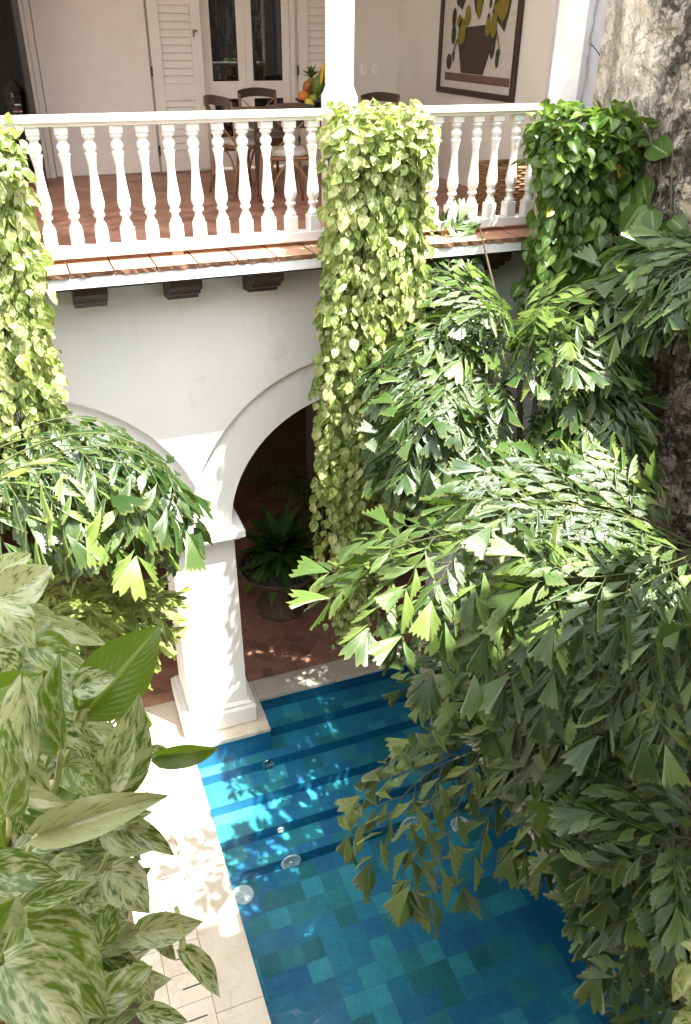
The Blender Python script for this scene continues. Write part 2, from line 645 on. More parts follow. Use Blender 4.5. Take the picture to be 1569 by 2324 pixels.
M['greenleaf'] = leaf_mat('plain_pothos_leaf', [(0, (.07, .14, .012)), (1, (.11, .20, .02))], (.30, .42, .02), .30, .40, rib=.5)
M['darkleaf'] = leaf_mat('glossy_dark_leaf', [(0, (.045, .11, .025)), (1, (.10, .20, .04))], (.12, .25, .03), .28, .2, rib=.3)
M['petiole'] = plaster('pothos_petiole', (.30, .36, .10), (.42, .46, .16), rough=.45, scale=10)
M['vine'] = plaster('brown_vine_stem', (.09, .08, .035), (.17, .15, .07), rough=.7, scale=12)


def flat(name, col, rough=.6, spec=.4, metal=0.0):
    m, nt, b = nodes(name)
    p = pos(nt)
    f = noisen(nt, p, 20, 4, .6)
    L(nt, mixc(nt, .35, col, ramp(nt, f, [(.3, (.7, .7, .7)), (.7, (1.2, 1.2, 1.2))]), 'MULTIPLY'), b.inputs['Base Color'])
    b.inputs['Roughness'].default_value = rough
    b.inputs['Specular IOR Level'].default_value = spec
    b.inputs['Metallic'].default_value = metal
    return m
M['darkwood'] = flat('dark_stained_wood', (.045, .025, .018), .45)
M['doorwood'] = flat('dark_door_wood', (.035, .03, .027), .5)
M['oak'] = flat('bistro_oak', (.25, .13, .06), .45)
M['oak_dark'] = flat('dark_bentwood', (.06, .035, .022), .4)
M['cushion'] = flat('linen_cushion', (.52, .47, .42), .9)
M['soil'] = flat('garden_soil', (.05, .035, .022), .95)
M['glass'] = flat('dark_window_glass', (.012, .012, .014), .015, 1.0)
M['metal'] = flat('brass', (.35, .28, .16), .35, .5, 1.0)
M['chrome'] = flat('chrome', (.5, .5, .52), .15, .5, 1.0)
M['plastic'] = flat('white_pool_plastic', (.92, .92, .90), .4)
M['black'] = flat('black_metal', (.02, .02, .02), .4)
M['urn'] = plaster('old_brown_urn', (.08, .055, .038), (.19, .13, .09), rough=.45, scale=9, bs=.6)
M['pebble'] = plaster('grey_pebbles', (.05, .055, .05), (.16, .16, .145), scale=16, bs=.9, bd=.02)
M['wicker'] = flat('wicker', (.30, .17, .08), .7)
M['orange_art'] = flat('ochre_canvas', (.22, .075, .02), .8)
M['hallart'] = flat('dark_canvas', (.05, .02, .012), .8)

# ================================================================== SETTING
def sheet(mb, x0, x1, y0, y1, z, mi=0):
    mb.add([(x0, y0, z), (x1, y0, z), (x1, y1, z), (x0, y1, z)], [(0, 1, 2, 3)], mi)

# the ground: one sheet to the horizon, well below the pool
g = MB()
sheet(g, -120, 120, -120, 120, -1.3)
struct('ground', g, M['soil'])

# soil beds left and right of the pool (each a slab butting against the stone)
g = MB()
g.box((3.56, -12, -1.2), (4.49, .27, -.03))
g.box((-3.9, -12, -1.2), (-.14, -.8, -.03))
struct('planting_bed_soil', g, M['soil'])


def herringbone(mb, x0, x1, y0, y1, z, Lb, ang, gap, rng):
    w = Lb / 2
    ca, sa = math.cos(ang), math.sin(ang)
    n = int(max(x1 - x0, y1 - y0) / w) + 6
    cx, cy = (x0 + x1) / 2, (y0 + y1) / 2
    for i in range(-n, n):
        for j in range(-n, n):
            ox, oy = i * 1 + j * 2, i * 1 - j * 2
            for (a, b_, c_, d_) in ((ox, oy, ox + 2, oy + 1), (ox, oy + 1, ox + 1, oy + 3)):
                q = gap / w / 2
                P = [(a + q, b_ + q), (c_ - q, b_ + q), (c_ - q, d_ - q), (a + q, d_ - q)]
                P = [(cx + w * (u * ca - v * sa), cy + w * (u * sa + v * ca)) for u, v in P]
                # clip to the rectangle
                P = clip(P, x0, x1, y0, y1)
                if len(P) < 3:
                    continue
                dz = rng.uniform(0, .0025)
                mb.add([(p[0], p[1], z + dz) for p in P], [tuple(range(len(P)))], 0, False, (0, 0, rng.random()))


def clip(P, x0, x1, y0, y1):
    for ax, lim, s in ((0, x0, 1), (0, x1, -1), (1, y0, 1), (1, y1, -1)):
        out = []
        for k in range(len(P)):
            a, b = P[k], P[(k + 1) % len(P)]
            da, db = s * (a[ax] - lim), s * (b[ax] - lim)
            if da >= 0:
                out.append(a)
            if da * db < 0:
                t = da / (da - db)
                out.append((a[0] + t * (b[0] - a[0]), a[1] + t * (b[1] - a[1])))
        P = out
        if not P:
            break
    return P

rng = random.Random(3)
fl = MB()
herringbone(fl, -3.0, 4.45, .73, 5.1, .004, .29, R(45), .006, rng)
x = -3.0
while x < 4.45:                       # soldier course along the stone
    fl.add([(x + .003, .582, .005), (min(x + .142, 4.45), .582, .005), (min(x + .142, 4.45), .726, .005), (x + .003, .726, .005)], [(0, 1, 2, 3)], 0, False, (0, 0, rng.random()))
    x += .146
fl.box((-3.0, .578, -.1), (4.45, 5.1, 0), 1)
struct('arcade_brick_floor', fl, [M['brick'], M['grout']])

rng = random.Random(4)
fl = MB()
herringbone(fl, -3.0, 4.62, 0.02, 4.04, 4.904, .31, R(45), .007, rng)
fl.box((-3.0, 0.02, 4.72), (4.62, 4.04, 4.90), 1)
struct('gallery_brick_floor', fl, [M['brick'], M['grout']])

# stone coping and slot drain round the pool
rng = random.Random(5)
cp = MB()
def slab(a, b): cp.box(a, b, 0, (0, 0, rng.random()), .004)
for x0, x1 in ((1.537, 2.43), (2.433, 3.33), (3.333, 4.45)):          # under the right arch
    slab((x0, .275, -.045), (x1, .576, .004))
slab((.30, -.19, -.045), (1.535, .576, .003))                          # tongue under the pillar
slab((-.9, -.19, -.045), (.297, .576, .003))
y = -.193
for Ls in (1.45, 1.2, 1.3, 1.25, 1.3, 1.3, 1.3):
    slab((.332, y - Ls + .003, -.045), (.70, y, .004))
    y -= Ls
slab((3.42, -9, -.045), (3.55, .272, .004))
struct('pool_coping', cp, M['stone'])
cp = MB()
sl = MB()
y = -.2
while y > -8:
    cp.box((.02, y - .247, -.05), (.329, y, -.004), 0, (0, 0, rng.random()), .003)
    cp.box((-.14, y - .247, -.05), (.017, y, -.004), 0, (0, 0, rng.random()), .003)
    sl.box((.13, y - .130, -.02), (.27, y - .120, -.0015), 0)
    y -= .25
struct('slot_drain_paving', cp, M['stone'])
struct('drain_slots', sl, M['black'])

# pool shell -------------------------------------------------------
PX0, PX1 = .70, 3.42
rng = random.Random(11)
pt = MB()
pg = MB()
T = .2
def tile_rect(x0, x1, y0, y1, z, rows=None):
    """tiles on one horizontal tread"""
    ys = rows
    for (ya, yb, off) in ys:
        x = x0 - T + off
        while x < x1:
            a, b = max(x, x0), min(x + T, x1)
            if b - a > .01:
                pt.add([(a + .0025, ya + .0025, z), (b - .0025, ya + .0025, z), (b - .0025, yb - .0025, z), (a + .0025, yb - .0025, z)],
                       [(0, 1, 2, 3)], 0, False, (0, 0, rng.random()))
            x += T
    sheet(pg, x0, x1, y0, y1, z - .004)
ZT = [-.20, -.33, -.452, -.577, -.706, -.835]
YR = [0.0, -.30, -.62, -.946, -1.25]
tile_rect(1.535, PX1, 0, .29, ZT[0], rows=[(.09, .29, .05), (0, .09, .11)])
tile_rect(PX0, PX1, -.30, 0, ZT[1], rows=[(-.20, 0, .02), (-.30, -.20, .14)])
tile_rect(PX0, PX1, -.62, -.30, ZT[2], rows=[(-.50, -.30, .13), (-.62, -.50, .06)])
tile_rect(PX0, PX1, -.946, -.62, ZT[3], rows=[(-.74, -.62, .07), (-.946, -.74, .16)])
tile_rect(PX0, PX1, -1.25, -.946, ZT[4], rows=[(-1.146, -.946, .10), (-1.25, -1.146, .17)])
rows = []
y = -1.25
while y > -9:
    rows.append((y - T, y, .13))
    y -= T
tile_rect(PX0, PX1, -9, -1.25, ZT[5], rows=rows)
struct('pool_bottom_tiles', pt, M['pool_tile'])
struct('pool_bottom_grout', pg, M['pool_grout'])
rs = MB()
def wall_tiles(p, u, Lw, z0, z1, nrows=1, w=T):
    """vertical band of tiles from point p along unit u"""
    k = 0.0
    h = (z1 - z0) / nrows
    for r_ in range(nrows):
        k = 0
        while k < Lw:
            e = min(k + w, Lw)
            a = np.array(p) + np.array(u) * (k + .001)
            b = np.array(p) + np.array(u) * (e - .001)
            za, zb = z0 + h * r_ + .001, z0 + h * (r_ + 1) - .001
            rs.add([(a[0], a[1], za), (b[0], b[1], za), (b[0], b[1], zb), (a[0], a[1], zb)], [(0, 1, 2, 3)], 0, False, (0, 0, rng.random()))
            k = e
for i in range(5):
    x0 = 1.535 if i == 0 else PX0
    wall_tiles((x0, YR[i], 0), (1, 0, 0), PX1 - x0, ZT[i + 1], ZT[i])
wall_tiles((1.535, .29, 0), (1, 0, 0), PX1 - 1.535, ZT[0], -.045, 1)
wall_tiles((PX0, -.172, 0), (1, 0, 0), 1.535 - PX0, ZT[1], -.045, 2)
wall_tiles((1.537, -.172, 0), (0, 1, 0), .46, ZT[1], -.045, 2)
wall_tiles((PX1, .29, 0), (0, -1, 0), 9.29, ZT[5], -.045, 4, .3)
wall_tiles((PX0, -9, 0), (0, 1, 0), 8.83, ZT[5], -.045, 4, .3)
rb = MB()
rb.box((PX0 - .04, -9, -1.1), (PX0 - .004, -.18, -.046))
rb.box((PX1 + .004, -9, -1.1), (PX1 + .04, .3, -.046))
rb.box((PX0, -.165, -1.1), (1.530, .27, -.046))
rb.box((1.53, .294, -1.1), (PX1, .33, -.046))
for i in range(5):
    rb.box((1.54 if i == 0 else PX0, YR[i] + .004, -1.1), (PX1, (.29 if i == 0 else YR[i - 1]), ZT[i] - .006))
struct('pool_walls', rs, M['riser'])
struct('pool_wall_backing', rb, M['pool_grout'])
w = MB()
sheet(w, PX0, PX1, -9, -.172, -.075)
sheet(w, 1.535, PX1, -.172, .29, -.075)
struct('water', w, M['water'])

# ================================================================== HOUSE
house = thing('courtyard_house', 'white two storey colonial house with arcade below and open gallery above', 'house')
ARCH = [(-.42, 1.19, 1.53), (2.52, 1.19, 1.57), (-3.36, 1.19, 1.53)]
ZC = 2.41
def arched(y0, y1, ri, zlow, ztop, name, x0=-3.5, x1=4.31):
    mb = MB()
    xs = set(np.arange(x0, x1 + 1e-6, .0325).tolist())
    for c, r1, r2 in ARCH:
        r = (r1, r2)[ri]
        for a in np.linspace(0, math.pi, 60):
            q = c - r * math.cos(a)
            if x0 <= q <= x1: xs.add(q)
    xs = sorted(xs | {x1})
    def zb(xx):
        z = None
        for c, r1, r2 in ARCH:
            r = (r1, r2)[ri]
            if abs(xx - c) <= r + 1e-9:
                h = ZC + math.sqrt(max(r * r - (xx - c) ** 2, 0))
                z = h if z is None else max(z, h)
        return zlow if z is None else z
    V, F = [], []
    for k, xx in enumerate(xs):
        b = zb(xx)
        V += [(xx, y0, b), (xx, y0, ztop), (xx, y1, b), (xx, y1, ztop)]
    for k in range(len(xs) - 1):
        a, b = 4 * k, 4 * k + 4
        F += [(a, b, b + 1, a + 1), (a + 2, a + 3, b + 3, b + 2), (a, a + 2, b + 2, b)]
    mb.add(V, F)
    return mb
arched(0.0, .048, 1, 2.42, 4.83, '').build('facade_wall', M['white'], house)
arched(.05, .62, 0, 2.42, 4.83, '').build('arch_band', M['white'], house)

def pillar(cx):
    m = MB()
    hw0, hw1 = .305, .292
    V = [(cx - hw0, .04, .26), (cx + hw0, .04, .26), (cx + hw0, .63, .26), (cx - hw0, .63, .26),
         (cx - hw1, .05, 2.31), (cx + hw1, .05, 2.31), (cx + hw1, .62, 2.31), (cx - hw1, .62, 2.31)]
    m.add(V, [(0, 1, 5, 4), (1, 2, 6, 5), (2, 3, 7, 6), (3, 0, 4, 7)])
    p = m.build('pillar', M['white'], house)
    m = MB()
    m.box((cx - .39, -.04, .005), (cx + .39, .71, .235), 0, None, .018)
    m.box((cx - .355, -.008, .235), (cx + .355, .68, .275), 0, None, .015)
    m.build('plinth', M['white'], p)
    m = MB()
    m.box((cx - .345, -.005, 2.30), (cx + .345, .675, 2.335), 0, None, .01)
    m.box((cx - .385, -.045, 2.335), (cx + .385, .715, 2.42), 0, None, .01)
    m.box((cx - .33, .01, 2.42), (cx + .33, .66, 2.44), 0, None, .01)
    m.build('capital', M['white'], p)
for cx in (1.05, 3.99, -1.89):
    pillar(cx)

# eave: white board, terracotta slabs, corbels
m = MB()
m.box((-3.5, -.45, 4.842), (4.31, -.415, 4.912))
m.build('fascia_board', M['fascia'], house)
m = MB()
m.box((-3.5, -.41, 4.835), (4.31, .015, 4.908))
m.box((-3.5, -.436, 4.826), (4.31, -.412, 4.839))
m.build('eave_underside', M['darkwood'], house)
rng = random.Random(8)
m = MB()
x = -1.2
while x < 4.3:
    Lt = .29
    # a slab whose broken front edge is irregular
    n = 9
    top, bot = [], []
    for k in range(n):
        q = x + .004 + (Lt - .012) * k / (n - 1)
        top.append((q, -.468 + rng.uniform(-.006, .008), 4.952))
        bot.append((q, -.461 + rng.uniform(-.004, .012), 4.916))
    back = -.02
    V = top + bot + [(x + .004, back, 4.952), (x + Lt - .008, back, 4.952), (x + .004, back, 4.916), (x + Lt - .008, back, 4.916)]
    r = rng.random()
    m.add(V, [tuple(range(n)) + (2 * n + 1, 2 * n)], 0, False, (0, 0, r))
    m.add(V, [(k, n + k, n + k + 1, k + 1) for k in range(n - 1)], 1)
    m.add(V, [(0, 2 * n, 2 * n + 2, n), (n - 1, 2 * n - 1, 2 * n + 3, 2 * n + 1)], 1)
    x += Lt
m.box((-1.2, -.448, 4.912), (4.3, -.025, 4.9165), 2)
m.build('eave_tiles', [M['eave_tile'], M['old_brick'], M['grout']], house)
CORB = [(-.1, -.001), (-.29, -.001)]
for cx in (.37, 1.04, 1.66, 2.32, 2.98, 3.62, -.3, -.95):
    m = MB()
    poly = [(0.0, 4.832), (-.37, 4.832), (-.37, 4.765), (-.35, 4.735), (-.29, 4.72), (-.27, 4.685), (-.20, 4.66), (-.18, 4.63), (0.0, 4.61)]
    m.prism(poly, 0, cx - .115, cx + .115)
    m.build('corbel', M['darkwood'], house)

# gallery: posts, back wall, side wall, ceiling and roof
def post(cx, hw, cut=True):
    m = MB()
    z0, z1 = 4.95, 7.7
    y0, y1 = -.15 - hw + .07, -.15 + hw + .07
    if cut:
        ch = .022
        rings = [(5.88, 0, hw * .0 + .018), (5.96, 0, .018), (6.02, ch, 0.0), (z1, ch, 0)]
        m.box((cx - hw - .018, y0 - .018, z0), (cx + hw + .018, y1 + .018, 5.955))
        V, F = [], []
        for z, c_, e in [(5.955, .0, .018), (6.03, .024, 0), (z1, .024, 0)]:
            a0, a1, b0, b1 = cx - hw - e, cx + hw + e, y0 - e, y1 + e
            c_ = max(c_, .001)
            V += [(a0 + c_, b0, z), (a1 - c_, b0, z), (a1, b0 + c_, z), (a1, b1 - c_, z), (a1 - c_, b1, z), (a0 + c_, b1, z), (a0, b1 - c_, z), (a0, b0 + c_, z)]
        for r_ in range(2):
            for j in range(8):
                F.append((r_ * 8 + j, r_ * 8 + (j + 1) % 8, r_ * 8 + 8 + (j + 1) % 8, r_ * 8 + 8 + j))
        m.add(V, F)
    else:
        m.box((cx - hw, y0, z0), (cx + hw, y1, z1), 0, None, .012)
    return m.build('gallery_post', M['paint'], house)
post(2.32, .085)
post(4.225, .085, False)
post(-.62, .085)
m = MB()
m.box((4.312, -.12, -.1), (4.50, .3, 7.7))
m.build('end_pier', M['lilac'], house)
m = MB()
m.box((4.62, .302, 4.7), (4.9, 4.3, 7.7))
m.build('gallery_side_wall', M['room'], house)
m = MB()     # back wall, built round its door openings
YB = 4.05
for x0, x1 in ((.40, 2.225), (3.31, 4.618)):
    m.box((x0, YB, 4.905), (x1, YB + .25, 7.6))
m.box((-3.0, YB, 4.905), (-.75, YB + .25, 7.6))
m.box((-.75, YB, 7.32), (.40, YB + .25, 7.6))
m.box((2.225, YB, 7.32), (3.31, YB + .25, 7.6))
m.build('gallery_back_wall', M['room'], house)
m = MB()
m.box((-3.5, -.02, 7.6), (4.9, 4.6, 7.7))
m.build('gallery_ceiling', M['room'], house)
m = MB()
V = [(-3.5, -.42, 7.705), (4.9, -.42, 7.705), (4.9, 4.8, 9.2), (-3.5, 4.8, 9.2), (-3.5, -.42, 7.80), (4.9, -.42, 7.80), (4.9, 4.8, 9.3), (-3.5, 4.8, 9.3)]
m.add(V, [(3, 2, 1, 0), (4, 5, 6, 7), (0, 1, 5, 4), (1, 2, 6, 5), (2, 3, 7, 6), (3, 0, 4, 7)])
m.build('roof', M['eave_tile'], house)

def door_panel(name, x0, x1, y, zb, zt, louvres, parent, mat, stile=.09, knob=None, panes=()):
    m = MB()
    d = .045
    holes = sorted(list(louvres) + list(panes))
    m.box((x0, y - d, zb), (x0 + stile, y, zt), 0, None, .004)
    m.box((x1 - stile, y - d, zb), (x1, y, zt), 0, None, .004)
    z = zb
    for a, b in holes + [(zt, zt)]:
        if a > z:
            m.box((x0 + stile, y - d + .002, z), (x1 - stile, y - .002, a))
        z = b
    o = m.build(name, mat, parent)
    if louvres:
        s = MB()
        for a, b in louvres:
            z = a
            while z < b - .01:
                h = min(.0745, b - z)
                V = [(x0 + stile, y - .036, z + .004), (x1 - stile, y - .036, z + .004), (x1 - stile, y - .012, z + h + .004), (x0 + stile, y - .012, z + h + .004),
                     (x0 + stile, y - .028, z - .002), (x1 - stile, y - .028, z - .002), (x1 - stile, y - .004, z + h - .002), (x0 + stile, y - .004, z + h - .002)]
                s.add(V, [(0, 1, 2, 3), (4, 7, 6, 5), (0, 4, 5, 1), (3, 2, 6, 7)])
                z += .0745
            s.box((x0 + stile, y - .004, a), (x1 - stile, y - .001, b))
        s.build('louvre_slats', mat, o)
    for a, b in panes:
        s = MB()
        s.box((x0 + stile, y - .028, a), (x1 - stile, y - .018, b))
        s.build('glass_pane', M['glass'], o)
    if knob:
        s = MB()
        s.lathe([(.004, 0), (.012, .002), (.010, .016), (.021, .028), (.023, .042), (.014, .054), (.002, .057)], (0, 0, 0), 14)
        s.v = [np.c_[v[:, 0] + knob[0], y - d - v[:, 2], v[:, 1] + knob[1]] for v in s.v]
        s.build('knob', M['cream_paint'], o)
    return o
# open flat leaf, shutter, glazed pair, shutter
m = MB()
m.box((.47, 4.0, 4.915), (1.625, 4.045, 7.3), 0, None, .006)
pn = m.build('door_leaf', M['cream_paint'], house)
m = MB()
m.box((.40, 3.985, 4.906), (.462, 4.046, 7.3), 0, None, .006)
m.box((.35, 3.98, 4.906), (.397, 4.30, 7.3), 0, None, .006)
m.build('door_frame', M['cream_paint'], house)
door_panel('louvred_shutter', 1.645, 2.215, 4.02, 4.925, 7.3, [(5.07, 5.66), (5.83, 7.2)], house, M['cream_paint'], .118)
door_panel('louvred_shutter', 3.335, 3.93, 4.02, 4.925, 7.3, [(5.07, 5.66), (5.83, 7.2)], house, M['cream_paint'], .118)
door_panel('glazed_door', 2.255, 2.725, 4.13, 4.925, 7.3, [], house, M['cream_paint'], .085, (2.685, 5.765), [(5.10, 5.66), (5.84, 7.2)])
door_panel('glazed_door', 2.732, 3.255, 4.13, 4.925, 7.3, [], house, M['cream_paint'], .085, (2.772, 5.765), [(5.10, 5.66), (5.84, 7.2)])
m = MB()
m.box((2.226, 4.03, 4.906), (2.253, 4.2, 7.31))
m.box((3.257, 4.03, 4.906), (3.309, 4.2, 7.31))
m.build('door_frame', M['cream_paint'], house)
m = MB()
m.tube([(2.125, 3.97, 6.28), (2.125, 3.955, 6.35)], .008, 6)
m.tube([(2.125, 3.962, 6.335), (2.165, 3.95, 6.34)], .012, 8)
m.build('shutter_latch', M['metal'], house)
for (x, z) in ((1.637, 5.95), (1.637, 5.15), (3.322, 5.95), (3.322, 5.2)):
    m = MB()
    m.box((x - .008, 3.968, z - .05), (x + .008, 3.985, z + .05))
    m.build('hinge', M['black'], house)
# dark room behind the far left doorway
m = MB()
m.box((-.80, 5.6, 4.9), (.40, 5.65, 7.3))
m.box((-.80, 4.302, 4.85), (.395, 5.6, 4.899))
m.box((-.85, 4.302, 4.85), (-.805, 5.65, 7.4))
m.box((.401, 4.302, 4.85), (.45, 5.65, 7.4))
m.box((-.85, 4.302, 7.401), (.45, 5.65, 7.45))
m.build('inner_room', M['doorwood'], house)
m = MB()
m.box((.28, 3.25, 4.92), (.335, 3.97, 7.25), 0, None, .006)
m.build('open_dark_door', M['doorwood'], house)

# arcade hall behind the arches
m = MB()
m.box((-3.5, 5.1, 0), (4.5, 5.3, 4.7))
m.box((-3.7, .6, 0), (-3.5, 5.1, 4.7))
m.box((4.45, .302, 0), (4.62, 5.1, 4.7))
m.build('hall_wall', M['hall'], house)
m = MB()
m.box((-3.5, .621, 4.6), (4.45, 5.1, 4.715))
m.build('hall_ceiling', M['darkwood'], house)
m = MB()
m.box((3.3, 3.4, 0.01), (3.75, 3.85, 4.6))
m.build('hall_pillar', M['hall_grey'], house)

# balustrades -------------------------------------------------------
PROF = [(.002, 5.771), (.040, 5.770), (.046, 5.762), (.046, 5.750), (.040, 5.745), (.030, 5.735), (.030, 5.726), (.044, 5.710), (.047, 5.695), (.044, 5.680), (.034, 5.666),
        (.033, 5.660), (.043, 5.656), (.045, 5.646), (.041, 5.637), (.034, 5.605), (.030, 5.575), (.0275, 5.570), (.029, 5.52), (.036, 5.44), (.045, 5.375), (.0495, 5.335), (.046, 5.305),
        (.034, 5.280), (.031, 5.270), (.040, 5.266), (.042, 5.256), (.040, 5.247), (.028, 5.240), (.0265, 5.226), (.031, 5.210), (.041, 5.195), (.045, 5.183), (.043, 5.174), (.002, 5.172)]
YBAL = -.15
def baluster_mesh():
    m = MB()
    m.lathe([(r * .93, z) for r, z in reversed(PROF)], (0, 0, 0), 22, cap=False)
    m.box((-.0435, -.0435, 5.77), (.0435, .0435, 5.822), 0, None, .006)
    m.box((-.0445, -.0445, 5.055), (.0445, .0445, 5.173), 0, None, .006)
    return m
def balustrade(name, label, x0, x1, xs, blocks):
    t = thing(name, label, 'balustrade')
    m = MB()
    prof = [(-.245, 5.868), (-.235, 5.884), (-.07, 5.884), (-.06, 5.868), (-.06, 5.852), (-.085, 5.845), (-.092, 5.822), (-.208, 5.822), (-.215, 5.845), (-.245, 5.852)]
    m.prism(prof, 0, x0, x1)
    m.build('top_rail', M['paint'], t)
    m = MB()
    m.box((x0, -.205, 4.985), (x1, -.095, 5.056), 0, None, .005)
    m.build('bottom_rail', M['paint'], t)
    for b in blocks:
        m = MB()
        m.box((b - .04, -.195, 4.953), (b + .04, -.105, 4.986))
        m.build('support_block', M['eave_tile'], t)
    first = None
    for x in xs:
        if first is None:
            first = BAL.build('baluster', M['paint'], t)
            o = first
        else:
            o = first.copy()
            C.objects.link(o)
            o.parent = t
        o.location = (x + BR.uniform(-.004, .004), YBAL, 0)
        o.rotation_euler = (0, 0, BR.uniform(-.12, .12))
    return t
BR = random.Random(15)
BAL = baluster_mesh()
balustrade('balustrade', 'long left run of white turned balusters with moulded rail', -1.3, 2.216, [-.695, -.52, -.35, -.175, -.001] + [.173 + i * .1735 for i in range(12)], (-.6, 1.03))
balustrade('balustrade', 'short right run of white turned balusters ending at the weathered wall', 2.424, 4.139, [2.545, 2.724, 2.902, 3.081, 3.258, 3.435, 3.613, 3.790, 3.966], (3.2,))

# weathered party wall on the right ---------------------------------
gw = thing('party_wall', 'tall weathered grey wall with peeling plaster and black stains', 'wall')
def rough_wall(y0, y1, z0, z1, x, st):
    m = MB()
    ny, nz = int((y1 - y0) / st) + 1, int((z1 - z0) / st) + 1
    V = []
    for i in range(ny + 1):
        for j in range(nz + 1):
            y = y0 + (y1 - y0) * i / ny
            z = z0 + (z1 - z0) * j / nz
            q = Vector((y * 1.4, z * 1.4, 3.1))
            q2 = Vector((y * 6.0, z * 5.0, 9.1))
            a = noise.fractal(q * 1.2, .9, 2.1, 5)
            b = noise.fractal(q * 7.0, .8, 2.2, 4)
            chip = max(0, noise.noise(q * 3.3 + Vector((7, 3, 1))) - .05)
            far = min(1, max(0.15, (-y) / 1.0))
            flake = max(0, noise.fractal(q2, .9, 2.0, 3) - .15)
            V.append((x - .03 * a - .03 * b * far + .06 * chip * far - .05 * min(flake, .35) * far, y, z))
    F = []
    for i in range(ny):
        for j in range(nz):
            k = i * (nz + 1) + j
            F.append((k, k + 1, k + nz + 2, k + nz + 1))
    m.add(V, F, 0, False)
    return m
rw = rough_wall(-3.6, -.10, 3.0, 7.2, 4.49, .022)
rw.build('peeling_plaster', M['weathered'], gw)
m = MB()
m.box((4.53, -6.6, -.5), (5.0, -.12, 7.3))
m.box((4.49, -6.6, -.5), (4.529, -.12, 2.998))
m.box((4.49, -6.6, 2.998), (4.529, -3.602, 7.3))
m.box((4.49, -3.602, 7.202), (4.529, -.12, 7.3))
m.build('wall_body', M['weathered'], gw)
vg = thing('viewer_shade_gallery', 'gallery of the house the picture is taken from, its unseen roof shaped to cast shade', 'gallery')
tb = MB()
tb.box((.30, -13.0, 7.0), (4.49, -4.62, 7.12))  # unseen roof, placed and sized for its shade on pool and palms
rr_ = random.Random(19)
x = .30
while x < 4.45:                      # ragged edge strips, added to break up the roof's straight shadow
    wt = rr_.uniform(.12, .22)
    tb.box((x, -4.619, 7.01 + rr_.uniform(0, .02)), (min(x + wt, 4.49), -4.25 + rr_.uniform(-.28, .22), 7.10))
    x += wt
tb.box((-4.0, -13.0, 7.0), (.30, -5.75, 7.12))  # unseen left part, set back to dim only the lower pothos
tb.build('roof', M['eave_tile'], vg)
tb = MB()
tb.box((-4.0, -12.99, 4.5), (4.49, -6.0, 4.7))
tb.build('floor_slab', M['white'], vg)
# courtyard walls outside the picture that close the yard and bounce light
m = MB()
m.box((-4.3, -16, -.5), (-4.0, 6, 9.5))
tag(m.build('courtyard_wall', M['white']), 'plain white courtyard wall closing the left side', 'wall')
m = MB()
m.box((-4.0, -13.3, -.5), (4.488, -13.0, 10.0))
tag(m.build('courtyard_wall', M['weathered']), 'stained old wall across the far end behind the viewer', 'wall')

# ================================================================== PLANTS
def heart_template(rows, cols, fold=.22, curl=.25, wavy=.0, ph=0.0, lobes=.10, wide=1.0, twist=0.0, cup=0.0):
    vs = np.array([0, .05, .13, .25, .4, .55, .7, .82, .91, .97, 1.0])
    ws = np.array([.10, .25, .36, .43, .43, .38, .285, .185, .095, .035, 0.0]) * wide
    vv = np.linspace(0, 1, rows) ** .9
    uu = np.linspace(-1, 1, cols)
    V, A = [], []
    for v in vv:
        wd = np.interp(v, vs, ws)
        for u in uu:
            x = u * wd
            y = v - lobes * (abs(u) ** 1.5) * max(0, 1 - v / .35)
            z = fold * abs(x) - curl * v * v + wavy * math.sin(v * 8.5 + ph + (1.2 if u > 0 else 0)) * abs(u) ** 1.5 - cup * u * u * wd
            a = twist * v
            V.append((x * math.cos(a) - z * math.sin(a), y, z * math.cos(a) + x * math.sin(a)))
            A.append((u, v))
    F = []
    for i in range(rows - 1):
        for j in range(cols - 1):
            k = i * cols + j
            F.append((k, k + 1, k + cols + 1, k + cols))
    return np.array(V), np.array(A), F


def fan_template(seed, half=22.0, skew=.35, curl=.25, rays=9, jag=.06, pleat=.03, split=0.0, power=1.0, bend=0.0):
    r = random.Random(seed)
    V, A = [], []
    rad = (.02, .34, .68, 1.0)
    for k in range(rays):
        t = k / (rays - 1)
        ang = R(-half + 2 * half * t)
        Lk = 1 - skew * t ** power + (jag if k % 2 else -jag) * r.uniform(.5, 1.2)
        if split and abs(t - .5) < .07:
            Lk *= (1 - split)
        if k == 0:
            Lk = 1.0
        for q in rad:
            rr = q * Lk
            z = -curl * rr * rr + pleat * rr * (1 if k % 2 else -1) + .10 * rr * abs(t - .5)
            ab = ang + R(bend) * q * q
            V.append((rr * math.sin(ab), rr * math.cos(ab), z))
            A.append((2 * t - 1, q))
    F = []
    n = len(rad)
    for k in range(rays - 1):
        for q in range(n - 1):
            a = k * n + q
            F.append((a, a + n, a + n + 1, a + 1))
    return np.array(V), np.array(A), F


def place(mb, tmpl, O_, D, Nn, s, rnd, mi=0, smooth=True, sx=1.0):
    V, A, F = tmpl
    D = np.asarray(D, float)
    D = D / (np.linalg.norm(D) + 1e-9)
    Nn = np.asarray(Nn, float)
    B = np.cross(D, Nn)
    nb = np.linalg.norm(B)
    if nb < 1e-3:
        B = np.cross(D, (0.3, 0.9, 0.1))
        nb = np.linalg.norm(B)
    B /= nb
    Z = np.cross(B, D)
    P = np.asarray(O_) + s * (V[:, :1] * sx * B + V[:, 1:2] * D + V[:, 2:3] * Z)
    mb.add(P, F, mi, smooth, np.c_[A, np.full(len(A), rnd)])

